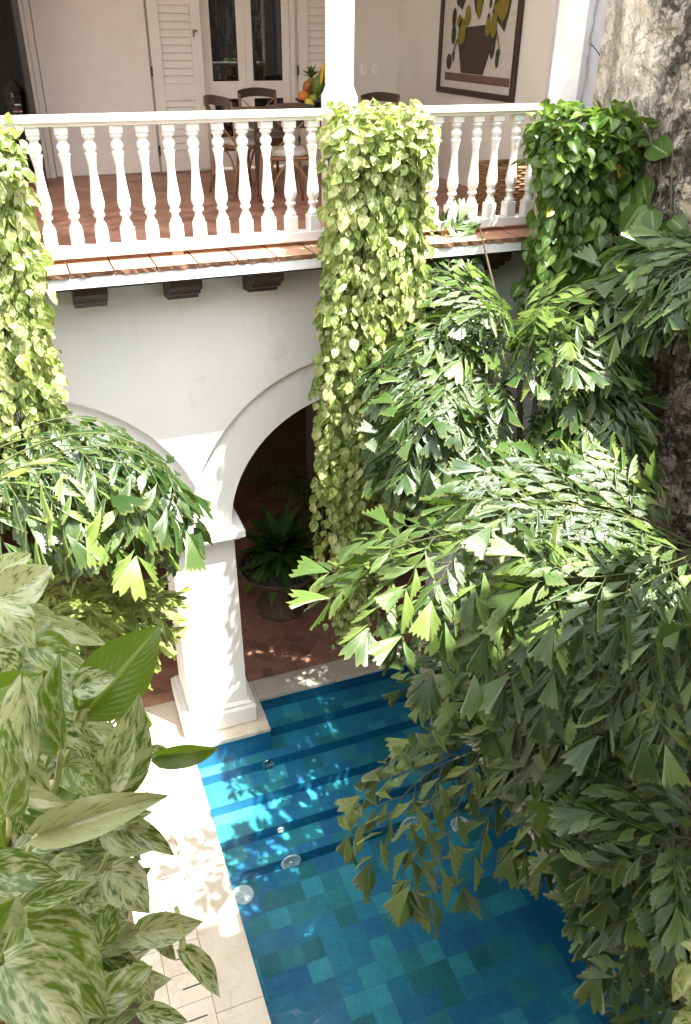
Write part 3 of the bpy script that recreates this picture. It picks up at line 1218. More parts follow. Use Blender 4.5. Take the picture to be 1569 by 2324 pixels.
IVY_T = [heart_template(6, 5, f, c, wv, ph) for f, c, wv, ph in ((.3, .2, .02, 0), (.5, .35, .03, 1), (.15, .1, .04, 2), (.7, .3, .02, 3), (.35, .5, .03, 4), (.1, .05, .05, 5))]
FAN_T = [fan_template(i, h, s, c, bend=(14, 8, 18, 4, 11, 20)[i]) for i, (h, s, c) in enumerate(((10.5, .48, .12), (12.5, .42, .22), (9.5, .45, .1), (14, .5, .28), (11, .40, .35), (10, .55, .18)))]
FAN_M = [(V * np.array([-1, 1, 1]), A, [tuple(reversed(f)) for f in F]) for V, A, F in FAN_T]
END_T = [fan_template(40 + i, h, .05, c, 11, .08, .035, sp) for i, (h, c, sp) in enumerate(((20, .2, .12), (25, .25, .3), (17, .15, .05)))]


def spine(p0, p1, p2, n):
    """quadratic through three points"""
    p0, p1, p2 = map(np.asarray, (p0, p1, p2))
    c = 2 * p1 - .5 * (p0 + p2)
    t = np.linspace(0, 1, n)[:, None]
    return (1 - t) ** 2 * p0 + 2 * t * (1 - t) * c + t * t * p2


def frond(parent, pts, seed, npin=6, Lp=.62, leaf=.22, droop=.35, up=(0, 0, 1), mats=None, t0=.12, lift=.0):
    rng = random.Random(seed)
    mb = MB()
    P = spine(*pts, 25)
    Lr = np.linalg.norm(np.diff(P, axis=0), axis=1).sum()
    rr = .009 * (leaf / .25)
    mb.tube(P, [rr * (1 - .75 * i / 24) for i in range(25)], 5, 1)
    up = np.asarray(up, float)
    base_r = rng.random()
    def lf(o, d, nrm, s, end=False, right=True):
        T_ = rng.choice(END_T) if end else rng.choice(FAN_T if right else FAN_M)
        jit = np.array([rng.gauss(0, .09) for _ in range(3)])
        place(mb, T_, o, np.asarray(d) + jit * .6, np.asarray(nrm) + jit * 1.6, s, min(1, max(0, .5 * base_r + .5 * rng.random())))
    def axis(o, d, nrm, Ln, s):
        """one secondary axis with its leaflets"""
        n = max(3, int(Ln / (.102 * s / .25)))
        d = d / np.linalg.norm(d)
        lat = np.cross(d, nrm)
        lat /= np.linalg.norm(lat) + 1e-9
        Q = [o + d * Ln * k / n + np.array([0, 0, -1.0]) * droop * Ln * (k / n) ** 2 for k in range(n + 1)]
        mb.tube(Q, [rr * .45 * (1 - .6 * k / n) for k in range(n + 1)], 4, 1)
        for k in range(1, n + 1):
            tg = Q[k] - Q[k - 1]
            tg /= np.linalg.norm(tg)
            for sd in (1, -1):
                sz = s * (.85 + .3 * k / n) * rng.uniform(.88, 1.12)
                dd = tg * rng.uniform(.80, .95) + lat * sd * rng.uniform(.60, .76) + np.array([0, 0, -.10])
                o_ = Q[k] + (Q[k - 1] - Q[k]) * (.22 if sd > 0 else .0)
                lf(o_, dd, nrm + lat * sd * .35, sz, False, sd > 0)
        lf(Q[-1], Q[-1] - Q[-2], nrm, s * rng.uniform(1.05, 1.3), True)
    for k in range(npin):
        t = t0 + (1 - t0) * (k + .5) / npin
        for sd in (1, -1):
            tt = min(.985, t + sd * .25 / npin + rng.uniform(-.01, .01))
            i = tt * 24
            i0 = min(23, int(i))
            o = P[i0] + (P[i0 + 1] - P[i0]) * (i - i0)
            T_ = P[i0 + 1] - P[i0]
            T_ /= np.linalg.norm(T_)
            S = np.cross(T_, up)
            S /= np.linalg.norm(S) + 1e-9
            nrm = np.cross(S, T_)
            d = S * sd * .8 + T_ * (.45 + .5 * tt) + up * (lift + rng.uniform(-.08, .08))
            prof = (.55 + .9 * tt) if tt < .45 else (.955 - .75 * (tt - .45))
            axis(o, d, nrm + np.array([rng.gauss(0, .12), rng.gauss(0, .12), 0]), Lp * max(.35, prof) * rng.uniform(.85, 1.1), leaf)
    T_ = P[-1] - P[-2]
    S = np.cross(T_ / np.linalg.norm(T_), up)
    axis(P[-1], T_, np.cross(S, T_), Lp * .45, leaf)
    o = mb.build('frond', mats or [M['palm'], M['stem']], parent, loc=P[0])
    return o


def palm(label, base, crown, fronds, mats=None, stem_r=.035, extra_stems=(), **kw):
    t = thing('fishtail_palm', label, 'palm', 'fishtail palms around the pool')
    def stem(b, c, r):
        m = MB()
        b, c = np.asarray(b, float), np.asarray(c, float)
        P = spine(b, (b + c) / 2 + np.array([.06, -.05, 0]), c, 14)
        m.tube(P, [r * (1.15 - .4 * k / 13) * (1.08 if k % 2 else 1) for k in range(14)], 9)
        m.build('stem', M['bark'], t)
    stem(base, crown, stem_r)
    for b, c in extra_stems:
        stem(b, c, stem_r * .8)
    for i, f in enumerate(fronds):
        pts, opt = f[:3], dict(kw)
        if len(f) > 3: opt.update(f[3])
        pts = [at(*p) for p in pts]
        frond(t, pts, hash((round(base[0] * 100), i)) % 99991, mats=mats, **opt)
    return t

# --- right side ----------------------------------------------------
palm('fishtail palm by the pool whose long sunlit fronds reach left across the arch', (4.0, -2.9, -.05), at(1590, 1260, 5.45), [
    ((1590, 1250, 5.4), (1200, 1255, 5.0), (845, 1310, 4.8)),
    ((1590, 1245, 5.4), (1250, 1195, 5.0), (920, 1235, 4.8)),
    ((1580, 1240, 5.4), (1380, 1160, 5.2), (1130, 1130, 5.0), dict(lift=.3, droop=.2)),
    ((1580, 1250, 5.4), (1450, 1170, 5.3), (1330, 1120, 5.3), dict(lift=.3, droop=.2)),
    ((1590, 1260, 5.4), (1320, 1330, 5.0), (1000, 1410, 4.9)),
    ((1590, 1260, 5.3), (1420, 1350, 4.9), (1230, 1480, 4.8)),
    ((1600, 1280, 5.2), (1520, 1400, 4.8), (1420, 1560, 4.6)),
    ((1620, 1230, 5.3), (1480, 1290, 4.8), (1290, 1310, 4.6), dict(lift=.2)),
    ((1590, 1260, 5.5), (1500, 1350, 5.4), (1350, 1450, 5.4)),
], leaf=.205, Lp=.56, droop=.32, up=(-.3, -.3, 1), npin=7, extra_stems=[((4.15, -2.6, -.05), at(1560, 1300, 5.8))])

palm('tall slender fishtail palm with a brown unopened spear rising above its fronds', (3.75, -1.0, -.05), at(1180, 860, 6.35), [
    ((1168, 850, 6.3), (1010, 820, 6.1), (910, 850, 6.0)),
    ((1175, 880, 6.3), (1040, 880, 5.9), (910, 940, 5.9)),
    ((1180, 930, 6.3), (1020, 960, 5.9), (895, 1030, 5.9)),
    ((1165, 780, 6.4), (1080, 740, 6.2), (960, 750, 6.1)),
    ((1172, 790, 6.4), (1270, 745, 6.0), (1390, 790, 5.8)),
    ((1165, 740, 6.4), (1130, 690, 6.2), (1060, 690, 6.1), dict(lift=.3, npin=5)),
    ((1185, 980, 6.5), (1050, 1030, 6.5), (950, 1080, 6.6)),
    ((1185, 900, 6.4), (1290, 880, 6.1), (1400, 940, 5.8)),
    ((1190, 980, 6.4), (1300, 980, 6.1), (1430, 1050, 5.9)),
    ((1160, 770, 6.5), (1040, 650, 6.4), (960, 570, 6.5), dict(npin=5, droop=.2)),
    ((1160, 760, 6.6), (1060, 640, 6.5), (1010, 545, 6.5), dict(npin=4, droop=.2)),
    ((1170, 760, 6.4), (1220, 700, 6.2), (1250, 690, 6.0), dict(npin=4)),
    ((1190, 1020, 6.5), (1120, 1080, 6.5), (1010, 1120, 6.5)),
    ((1185, 940, 6.5), (1080, 920, 6.7), (940, 950, 6.8)),
    ((1175, 820, 6.5), (1080, 780, 6.8), (960, 800, 6.9)),
    ((1190, 950, 6.4), (1250, 960, 6.1), (1290, 1060, 5.9)),
    ((1168, 870, 6.3), (1060, 850, 6.0), (960, 900, 5.8)),
    ((1180, 960, 6.35), (1060, 990, 6.1), (940, 1060, 6.1)),
    ((1160, 800, 6.4), (1050, 760, 6.2), (900, 800, 6.2)),
    ((1190, 1000, 6.3), (1110, 1020, 6.0), (1040, 1090, 5.9)),
    ((1170, 760, 6.4), (1230, 760, 6.1), (1320, 840, 5.9)),
    ((1190, 940, 6.5), (1100, 930, 6.7), (980, 1000, 6.8)),
    ((1165, 770, 6.4), (1090, 710, 6.3), (1010, 700, 6.3)),
], leaf=.17, Lp=.42, droop=.2, up=(-.35, -.3, 1), stem_r=.03, extra_stems=[((3.85, -.8, -.05), at(1215, 950, 6.6))])
sp = MB()
sp.tube([at(1172, 800, 6.4), at(1130, 690, 6.4), at(1088, 512, 6.35)], [.016, .014, .005], 8)
spear_parent = [o for o in bpy.data.objects if o.name.startswith('fishtail_palm') and 'spear' in o['label']][0]
sp.build('unopened_frond', M['spear'], spear_parent)

palm('fishtail palm high against the weathered wall with hanging fans at its frond tips', (4.3, -1.9, -.05), at(1700, 690, 5.75), [
    ((1690, 690, 5.75), (1470, 650, 5.8), (1240, 725, 6.05), dict(npin=6)),
    ((1690, 690, 5.75), (1500, 610, 5.8), (1350, 640, 6.05), dict(droop=.35)),
    ((1690, 660, 5.7), (1590, 570, 5.7), (1450, 560, 5.9), dict(droop=.25)),
    ((1700, 660, 5.6), (1620, 590, 5.4), (1530, 610, 5.4), dict(npin=5)),
    ((1690, 690, 5.75), (1480, 650, 5.95), (1300, 700, 6.2), dict(droop=.3)),
], leaf=.19, Lp=.44, droop=.3, up=(-.4, -.3, 1))

palm('shaded fishtail palm leaning over the right edge of the pool', (4.05, -3.5, -.05), at(1640, 1780, 5.7), [
    ((1600, 1700, 5.6), (1150, 1690, 5.6), (910, 1815, 5.6), dict(droop=.75, Lp=.75, npin=6, leaf=.25)),
    ((1610, 1720, 5.6), (1360, 1730, 5.5), (1180, 1790, 5.6), dict(droop=.6)),
    ((1620, 1780, 5.5), (1420, 1800, 5.3), (1330, 1860, 5.3)),
    ((1630, 1850, 5.5), (1450, 1880, 5.2), (1400, 1970, 5.2)),
    ((1640, 1900, 5.4), (1500, 1950, 5.0), (1480, 2060, 5.0)),
    ((1640, 1980, 5.3), (1530, 2060, 4.9), (1550, 2180, 4.9)),
    ((1630, 1700, 5.6), (1400, 1610, 5.5), (1180, 1640, 5.6)),
    ((1630, 1650, 5.6), (1380, 1540, 5.5), (1130, 1560, 5.6)),
    ((1650, 1950, 5.2), (1540, 1900, 4.7), (1490, 1960, 4.6)),
    ((1650, 2050, 5.6), (1540, 2130, 5.4), (1560, 2260, 5.5)),
    ((1650, 2100, 5.8), (1560, 2230, 5.8), (1590, 2330, 5.9)),
], leaf=.215, Lp=.54, droop=.16, up=(-.5, -.4, 1), extra_stems=[((4.2, -3.9, -.05), at(1660, 2000, 5.6)), ((4.1, -3.2, -.05), at(1640, 1650, 5.7))])

palm('low dense fishtail palm between pool coping and party wall', (3.9, -1.7, -.05), at(1350, 1560, 6.9), [
    ((1340, 1540, 6.8), (1150, 1510, 6.7), (960, 1540, 6.8)),
    ((1350, 1570, 6.7), (1180, 1650, 6.4), (1020, 1720, 6.4)),
    ((1350, 1520, 6.9), (1200, 1450, 7.0), (1000, 1450, 7.2)),
    ((1370, 1520, 6.9), (1330, 1410, 6.8), (1200, 1400, 6.7)),
    ((1380, 1560, 6.8), (1320, 1650, 6.3), (1200, 1760, 6.2)),
    ((1390, 1540, 6.9), (1430, 1420, 6.7), (1480, 1440, 6.4)),
    ((1390, 1570, 6.8), (1460, 1600, 6.4), (1480, 1700, 6.2)),
    ((1370, 1530, 6.9), (1250, 1480, 6.6), (1110, 1500, 6.4)),
    ((1370, 1590, 6.8), (1230, 1620, 6.3), (1090, 1680, 6.2)),
], leaf=.165, Lp=.45, droop=.2, up=(-.4, -.4, 1))

palm('dark fishtail palm in the shadow at the foot of the party wall', (4.2, -1.3, -.05), at(1400, 1120, 6.9), [
    ((1400, 1100, 6.9), (1300, 1050, 6.7), (1180, 1080, 6.7)),
    ((1400, 1110, 6.9), (1310, 1120, 6.6), (1220, 1190, 6.5)),
    ((1400, 1080, 6.9), (1380, 980, 6.7), (1310, 960, 6.6)),
    ((1410, 1140, 6.8), (1400, 1200, 6.4), (1350, 1280, 6.2)),
    ((1410, 1080, 6.9), (1440, 960, 6.7), (1480, 930, 6.6)),
], leaf=.165, Lp=.42, droop=.2, up=(-.5, -.3, 1))

# --- left side -----------------------------------------------------
palm('fishtail palm arching from the left in front of the white pillar', (-1.2, -1.5, -.05), at(-170, 1220, 5.3), [
    ((-150, 1170, 5.2), (170, 985, 5.2), (400, 1090, 5.4), dict(droop=.9)),
    ((-140, 1200, 5.2), (160, 1020, 5.0), (390, 1085, 5.1), dict(droop=.7)),
    ((-140, 1130, 5.4), (90, 960, 5.5), (290, 985, 5.7), dict(droop=.7)),
    ((-140, 1240, 5.0), (50, 1060, 4.9), (280, 1120, 4.9), dict(droop=.9)),
    ((-120, 1100, 5.4), (40, 1000, 5.5), (190, 1010, 5.7), dict(droop=.6)),
    ((-120, 1210, 5.4), (80, 1100, 5.5), (260, 1150, 5.6), dict(droop=.8)),
], leaf=.225, Lp=.42, droop=.55, extra_stems=[((-1.0, -1.2, -.05), at(-150, 1120, 5.5))])
palm('small yellow green young fishtail palm low at the left below the big fronds', (-.45, -1.0, -.05), at(-20, 1440, 6.6), [
    ((5, 1415, 5.9), (175, 1360, 5.9), (305, 1325, 6.0)),
    ((15, 1445, 5.9), (205, 1400, 5.8), (350, 1360, 5.9)),
    ((15, 1475, 5.8), (205, 1445, 5.7), (335, 1425, 5.8)),
    ((5, 1395, 6.0), (125, 1325, 6.0), (230, 1285, 6.1)),
    ((15, 1495, 5.8), (155, 1485, 5.6), (265, 1495, 5.6)),
    ((-5, 1475, 5.7), (95, 1405, 5.5), (195, 1385, 5.5)),
    ((15, 1515, 6.4), (165, 1545, 6.4), (285, 1585, 6.8)),
    ((-5, 1465, 6.2), (135, 1365, 6.3), (275, 1345, 6.4)),
], mats=[M['palm_young'], M['stem']], leaf=.15, Lp=.3, droop=.25, stem_r=.02)

# --- hanging pothos ------------------------------------------------
def hanging(name, label, mat, xr, yr, ztop, zend, nv, seed, size, leafstep=.058, mound=450, bulge=.12, front=(0, -1, 0), extra=None, box=None):
    rng = random.Random(seed)
    t = thing(name, label, 'pothos', 'pothos plants hanging from the gallery')
    lv, st = MB(), MB()
    fr = np.asarray(front, float)
    for i in range(nv):
        x = rng.uniform(*xr)
        if i % 3 == 0: x = xr[0] + (xr[1] - xr[0]) * rng.choice((.08, .2, .33, .47, .6, .74, .9)) + rng.gauss(0, .02)
        y = rng.uniform(*yr) if rng.random() < .45 else yr[0] + rng.random() ** 2 * (yr[1] - yr[0])
        u = (x - xr[0]) / (xr[1] - xr[0])
        ze = zend(u, rng)
        pts = []
        z = ztop - rng.uniform(0, .12)
        px, py = x, y
        dx, dy = rng.gauss(0, .006), rng.gauss(0, .006)
        k = 0
        while z > ze:
            pts.append((px, py, z))
            out = fr * rng.uniform(.1, 1.0) + np.array([rng.uniform(-.9, .9), rng.uniform(-.35, .2), 0])
            if u < .12: out += np.array([-.6, 0, 0])
            if u > .88: out += np.array([.6, 0, 0])
            d = np.array([0, 0, -1.0]) * rng.uniform(.55, 1.1) + out * rng.uniform(.25, .75)
            nrm = fr * .8 + np.array([rng.gauss(0, .55), rng.gauss(0, .3), rng.uniform(-.1, 1.2)])
            s = size * rng.uniform(.5, 1.45) * (1 if z - ze > .3 else .75)
            if noise.noise(Vector((px * 6, seed, z * 2.2))) < -.28:
                if rng.random() < .72:
                    z -= leafstep
                    continue
            o = np.array([px, py, z]) + out * rng.uniform(.01, .06)
            place(lv, rng.choice(IVY_T), o, d, nrm, s, rng.random())
            px += dx * .3 + rng.gauss(0, .006)
            py += dy * .3 + rng.gauss(0, .006)
            z -= leafstep * rng.uniform(.7, 1.3)
            k += 1
        if len(pts) > 2:
            st.tube(pts[::2] + [pts[-1]], .0028, 4)
    # the mound on top
    cx, cy = sum(xr) / 2, sum(yr) / 2
    hx, hy = (xr[1] - xr[0]) / 2, (yr[1] - yr[0]) / 2 + .08
    for i in range(mound):
        a = rng.uniform(0, 2 * math.pi)
        el = rng.uniform(-.5, 1.3)
        n3 = np.array([math.cos(a) * math.cos(el), math.sin(a) * math.cos(el), math.sin(el)])
        sq = max(abs(n3[0]), abs(n3[1])) + 1e-6
        o = np.array([cx + hx * n3[0] / max(sq, .55), cy + hy * n3[1] / max(sq, .55), ztop - .12 + (bulge + .1) * n3[2]]) + np.array([rng.gauss(0, .03) for _ in range(3)])
        d = n3 * .6 + np.array([rng.gauss(0, .5), rng.gauss(0, .4), rng.uniform(-1.0, .25)])
        nrm = n3 + np.array([rng.gauss(0, .3), rng.gauss(0, .3), .6])
        place(lv, rng.choice(IVY_T), o, d, nrm, size * rng.uniform(.7, 1.2), rng.random())
    if extra:
        extra(lv, st, rng)
    lv.build('foliage', mat, t)
    st.build('vines', M['vine'], t)
    m = MB()
    m.box((xr[0] + .06, yr[0] + .1, ztop - .42), (xr[1] - .06, yr[1] + .03, ztop - .14), 0, None, .01)
    m.build('planter_box', M['darkwood'], t)
    return t

def ze_mid(u, rng):
    if u < .72:
        return 1.0 + 2.2 * rng.random() ** (.9 if u < .55 else .4) + rng.uniform(0, .3)
    return 2.3 + 3.0 * (u - .72) + abs(rng.gauss(0, .5))
hanging('hanging_pothos', 'long column of sunlit variegated pothos hanging in front of the central gallery post', M['golden'], (2.10, 2.68), (-.78, -.48), 5.80, ze_mid, 180, 21, .073, mound=620)
def ze_left(u, rng):
    lim = 3.2 + .5 * u
    return lim + abs(rng.gauss(0, .5)) if rng.random() < .8 else rng.uniform(4, 5.2)
hanging('hanging_pothos', 'yellow green pothos column hanging beside the left end of the balustrade', M['golden'], (-.62, .0), (-.78, -.48), 5.78, ze_left, 150, 22, .073, mound=520)
def wall_leaves(lv, st, rng):
    for i in range(150):           # larger leaves clinging to the party wall
        z = rng.uniform(3.9, 5.75)
        y = -.55 - rng.random() * (.85 if z < 5.3 else .45)
        o = np.array([4.40 + rng.uniform(-.08, .05), y, z])
        d = np.array([rng.uniform(-.5, .1), rng.uniform(-.9, .2), rng.uniform(-1.1, .1)])
        nrm = np.array([-1.0, -.5, .6]) + np.array([rng.gauss(0, .3) for _ in range(3)])
        place(lv, rng.choice(IVY_T), o, d, nrm, rng.uniform(.13, .24), rng.random() * .95)
    for i in range(6):
        y0 = -.6 - i * .12
        st.tube([(4.44, y0, 5.7), (4.45, y0 - .15, 5.1), (4.44, y0 - .2, 4.4), (4.45, y0 - .1, 3.9)], .005, 5)
def ze_right(u, rng):
    return 3.95 + .2 * u + abs(rng.gauss(0, .35)) if rng.random() < .85 else rng.uniform(4.4, 5.2)
hanging('hanging_pothos', 'dark green pothos hanging in shade where balustrade meets the weathered wall', M['ivy'], (3.76, 4.42), (-.82, -.48), 5.74, ze_right, 130, 23, .095, mound=520, bulge=.16, extra=wall_leaves)

# creeper on the party wall, behind the palms
rng = random.Random(31)
t = thing('wall_creeper', 'dark leafy creeper climbing the party wall behind the palms', 'creeper')
lv, st = MB(), MB()
for i in range(520):
    z = rng.uniform(.2, 4.1)
    y = -.25 - rng.random() * (1.55 - .1 * z)
    o = np.array([4.36 + rng.uniform(-.12, .08), y, z])
    d = np.array([rng.uniform(-.6, .1), rng.uniform(-.9, .4), rng.uniform(-1.1, .1)])
    nrm = np.array([-1.0, -.5, .6]) + np.array([rng.gauss(0, .35) for _ in range(3)])
    place(lv, rng.choice(IVY_T), o, d, nrm, rng.uniform(.11, .22), rng.random())
for i in range(10):
    y0 = -.3 - i * .13
    st.tube([(4.44, y0, 0), (4.45, y0 - .1, 1.4), (4.44, y0 + .06, 2.8), (4.45, y0 - .05, 4.0)], .006, 5)
lv.build('foliage', M['darkleaf'], t)
st.build('vines', M['vine'], t)

# --- marble pothos in the foreground -------------------------------
def big_leaf(lv, base, tip, wpx, d0, d1=None, tilt=(0, 0), kind=None, rnd=None, rng=random, tm=None):
    d1 = d0 if d1 is None else d1
    b, t_ = at(base[0], base[1], d0), at(tip[0], tip[1], d1)
    D = t_ - b
    Ls = np.linalg.norm(D)
    wid = wpx / CAM_F * (d0 + d1) / 2
    k = dict(fold=.25, curl=.12, wavy=.03, ph=rng.uniform(0, 6), wide=1.0, lobes=.09, cup=.05)
    k.update(tm or {})
    T_ = heart_template(14, 9, **k)
    # curl moves the tip, keep the chord
    view = CAM_O - (b + t_) / 2
    view /= np.linalg.norm(view)
    Bx = np.cross(D / Ls, view)
    nrm = view + Bx * tilt[0] + np.array([0, 0, 1.0]) * tilt[1]
    sx = wid / (.86 * Ls)
    place(lv, T_, b, D, nrm, Ls, rng.random() if rnd is None else rnd, 0, True, sx)

rng = random.Random(77)
t = thing('marble_pothos', 'big cream and green marbled pothos filling the lower left foreground', 'pothos')
lv, gl_, st = MB(), MB(), MB()
HERO = [  # base, tip, width px, depth base, depth tip, tilt, green?
    ((200, 1608), (366, 1418), 150, 1.75, 1.85, (.2, .2), 1, dict(fold=.16, curl=.02, wavy=.01)),
    ((140, 1694), (127, 1489), 82, 1.62, 1.60, (-.5, .1), 0, dict(fold=.7, curl=.1)),
    ((262, 1785), (318, 1585), 118, 1.70, 1.66, (.3, .2), 0, dict(fold=.35, curl=.1)),
    ((250, 1778), (300, 1650), 88, 1.64, 1.60, (-.2, .1), 0, dict(fold=.5, curl=.12)),
    ((355, 1715), (502, 1699), 55, 1.72, 1.75, (0, -.4), 1, dict(fold=.5, curl=.05)),
    ((345, 1700), (405, 1742), 40, 1.74, 1.72, (0, .3), 0, {}),
    ((88, 1893), (382, 1802), 92, 1.55, 1.62, (.2, .3), 0, dict(fold=.45, curl=.12, wavy=.05, twist=.3)),
    ((38, 1799), (152, 1826), 46, 1.50, 1.50, (.3, .3), 0, {}),
    ((196, 1869), (343, 1842), 60, 1.66, 1.66, (.1, .3), 0, {}),
    ((270, 1868), (397, 1932), 62, 1.68, 1.66, (-.2, .4), 0, dict(curl=.18)),
    ((318, 2112), (460, 2094), 74, 1.62, 1.62, (.3, .2), 0, dict(fold=.5, curl=.12)),
    ((413, 2158), (508, 2258), 58, 1.60, 1.58, (-.5, .2), 0, dict(fold=.4, curl=.15)),
    ((255, 1975), (334, 2062), 104, 1.68, 1.62, (0, .2), 0, dict(fold=.2, curl=.2)),
    ((-45, 1975), (136, 1988), 104, 1.46, 1.46, (.3, .5), 0, dict(wavy=.05)),
    ((62, 2052), (215, 2001), 52, 1.44, 1.46, (.2, .6), 0, dict(fold=.5)),
    ((60, 2105), (238, 2308), 190, 1.46, 1.40, (.1, .3), 0, dict(curl=.2, wavy=.04)),
    ((10, 2190), (192, 2335), 160, 1.40, 1.32, (.1, .4), 0, dict(curl=.2, wavy=.04)),
    ((215, 2285), (348, 2192), 84, 1.5, 1.55, (.2, .3), 0, {}),
    ((320, 2295), (428, 2318), 50, 1.5, 1.5, (0, .3), 0, {}),
    ((-10, 1305), (72, 1252), 62, 1.9, 1.95, (0, .5), 0, {}),
    ((0, 1365), (118, 1283), 104, 1.78, 1.82, (.2, .5), 0, {}),
    ((-5, 1372), (82, 1455), 96, 1.74, 1.72, (-.3, .3), 0, dict(curl=.3, wavy=.06)),
    ((108, 1418), (238, 1455), 58, 1.9, 1.9, (0, .4), 0, dict(curl=.25)),
    ((172, 1560), (263, 1533), 72, 1.72, 1.72, (.1, .5), 0, dict(fold=.35)),
    ((66, 1462), (201, 1515), 88, 1.8, 1.78, (-.1, .5), 0, dict(curl=.25, wavy=.05)),
    ((-25, 1575), (94, 1528), 64, 1.6, 1.62, (.1, .5), 1, {}),
    ((52, 1545), (72, 1748), 64, 1.56, 1.52, (.4, .0), 0, dict(wavy=.1, fold=.5, twist=.6)),
    ((20, 1620), (60, 1790), 90, 1.6, 1.56, (-.2, .1), 0, dict(wavy=.06)),
    ((5, 1480), (45, 1385), 70, 1.72, 1.75, (.2, .3), 0, {}),
    ((-10, 1480), (40, 1530), 70, 1.68, 1.68, (0, .4), 0, {}),
    ((110, 1640), (205, 1700), 66, 1.74, 1.72, (0, .3), 0, {}),
    ((150, 1740), (235, 1800), 80, 1.76, 1.74, (0, .3), 0, {}),
    ((10, 1850), (8, 1690), 92, 1.46, 1.42, (.6, .1), 0, dict(fold=.5)),
    ((230, 2140), (262, 2040), 60, 1.7, 1.7, (.3, .1), 0, {}),
    ((300, 2190), (345, 2290), 70, 1.62, 1.6, (.2, .1), 0, {}),
    ((180, 1960), (90, 2010), 80, 1.72, 1.7, (0, .2), 0, {}),
    ((120, 1550), (150, 1480), 60, 1.85, 1.86, (0, .4), 1, {}),
    ((40, 1450), (120, 1400), 70, 1.85, 1.9, (0, .5), 0, {}),
    ((30, 1700), (110, 1850), 90, 1.62, 1.6, (.2, .1), 0, {}),
    ((355, 2125), (400, 2180), 34, 1.64, 1.62, (0, .2), 0, {}),
    ((340, 2100), (378, 2068), 24, 1.66, 1.66, (0, .2), 0, {}),
]
for b, tp, wpx, d0, d1, tl, grn, tm in HERO:
    big_leaf(gl_ if grn else lv, b, tp, wpx, d0, d1, tl, rng=rng, tm=tm)
# petioles of the plainest ones, then the crowd behind
for pts in ([(90, 1890, 1.68), (125, 1790, 1.66), (140, 1694, 1.62)], [(150, 1720, 1.8), (185, 1650, 1.78), (200, 1608, 1.75)], [(200, 1870, 1.75), (245, 1810, 1.72), (255, 1780, 1.68)],
            [(20, 1900, 1.6), (24, 1780, 1.62), (28, 1700, 1.6)], [(400, 2060, 1.66), (412, 2110, 1.62), (413, 2158, 1.60)], [(50, 1960, 1.65), (80, 1905, 1.6), (100, 1885, 1.56)],
            [(110, 1660, 1.75), (125, 1610, 1.74), (135, 1560, 1.74)], [(170, 1640, 1.78), (185, 1590, 1.74), (188, 1560, 1.72)]):
    P = spine(*[at(*p) for p in pts], 10)
    pe = MB()
    pe.tube(P, [.0055 + .0015 * k / 9 for k in range(10)], 8)
    pe.build('petiole', M['petiole'], t)
for i in range(170):
    py = 1290 + 1100 * rng.random()
    lim = np.interp(py, [1290, 1400, 1500, 1600, 1750, 1850, 2000, 2100, 2200, 2330], [40, 95, 150, 215, 270, 300, 270, 290, 300, 330])
    px = -60 + (lim + 30) * rng.random() ** .8
    d = rng.uniform(1.82, 2.6)
    a = rng.uniform(-1.3, 1.6)
    Lx = rng.uniform(70, 150)
    tip = (min(px + Lx * math.cos(a), lim + 55), py + Lx * math.sin(a) * .8 + 20)
    if math.hypot(tip[0] - px, tip[1] - py) < 50: continue
    big_leaf(gl_ if rng.random() < .12 else lv, (px, py), tip, rng.uniform(45, 85), d, d - rng.uniform(-.05, .1), (rng.gauss(0, .4), rng.uniform(0, .6)), rng=rng,
             tm=dict(fold=rng.uniform(.1, .6), curl=rng.uniform(.05, .35), wavy=rng.uniform(.01, .06)))
for i in range(26):
    px, py = rng.uniform(-40, 230), rng.uniform(1500, 2350)
    P = spine(at(px - 40, py + 90, 2.1), at(px, py + 30, 2.0), at(px + 30, py - 40, 1.85), 8)
    st.tube(P, .005, 6)
lv.build('marbled_foliage', M['marble'], t)
gl_.build('green_foliage', M['greenleaf'], t)
st.build('vines', M['petiole'], t)

# trough the pothos grows in, on the ledge of the viewer's own gallery
pl = thing('planter_trough', 'dark terracotta trough under the foreground marbled pothos', 'planter')
m = MB()
m.box((-1.2, -4.75, 3.55), (-.25, -4.35, 4.1), 0, None, .015)
m.build('trough', M['old_brick'], pl)
m = MB()
m.box((-1.17, -4.72, 4.101), (-.28, -4.38, 4.115))
m.build('soil', M['soil'], pl)
m = MB()
m.box((-4.0, -9.0, -.45), (-.27, -4.3, 3.54))
tag(m.build('ledge_wall', M['old_brick']), 'low dark brick ledge carrying the planter trough', 'wall')

# small pothos sprigs at the lower right
rng = random.Random(13)
t = thing('small_pothos', 'small sprigs of variegated pothos at the dark lower right corner', 'pothos')
lv, st = MB(), MB()
for b, tp, w_ in (((1560, 2190), (1528, 2275), 40), ((1590, 2160), (1550, 2140), 40), ((1570, 2260), (1535, 2230), 34), ((1575, 2300), (1528, 2320), 34), ((1585, 2200), (1565, 2260), 36), ((1600, 2290), (1560, 2275), 40),
                  ((1600, 2230), (1575, 2170), 36), ((1590, 2330), (1560, 2300), 40)):
    big_leaf(lv, b, tp, w_, 3.3, 3.25, (rng.gauss(0, .3), .4), rng=rng)
st.tube(spine(at(1640, 2380, 3.4), at(1600, 2280, 3.35), at(1570, 2170, 3.3), 8), .006, 6)
st.tube(spine(at(1640, 2380, 3.4), at(1600, 2320, 3.35), at(1560, 2290, 3.3), 8), .006, 6)
lv.build('foliage', M['golden'], t)
st.build('vines', M['petiole'], t)

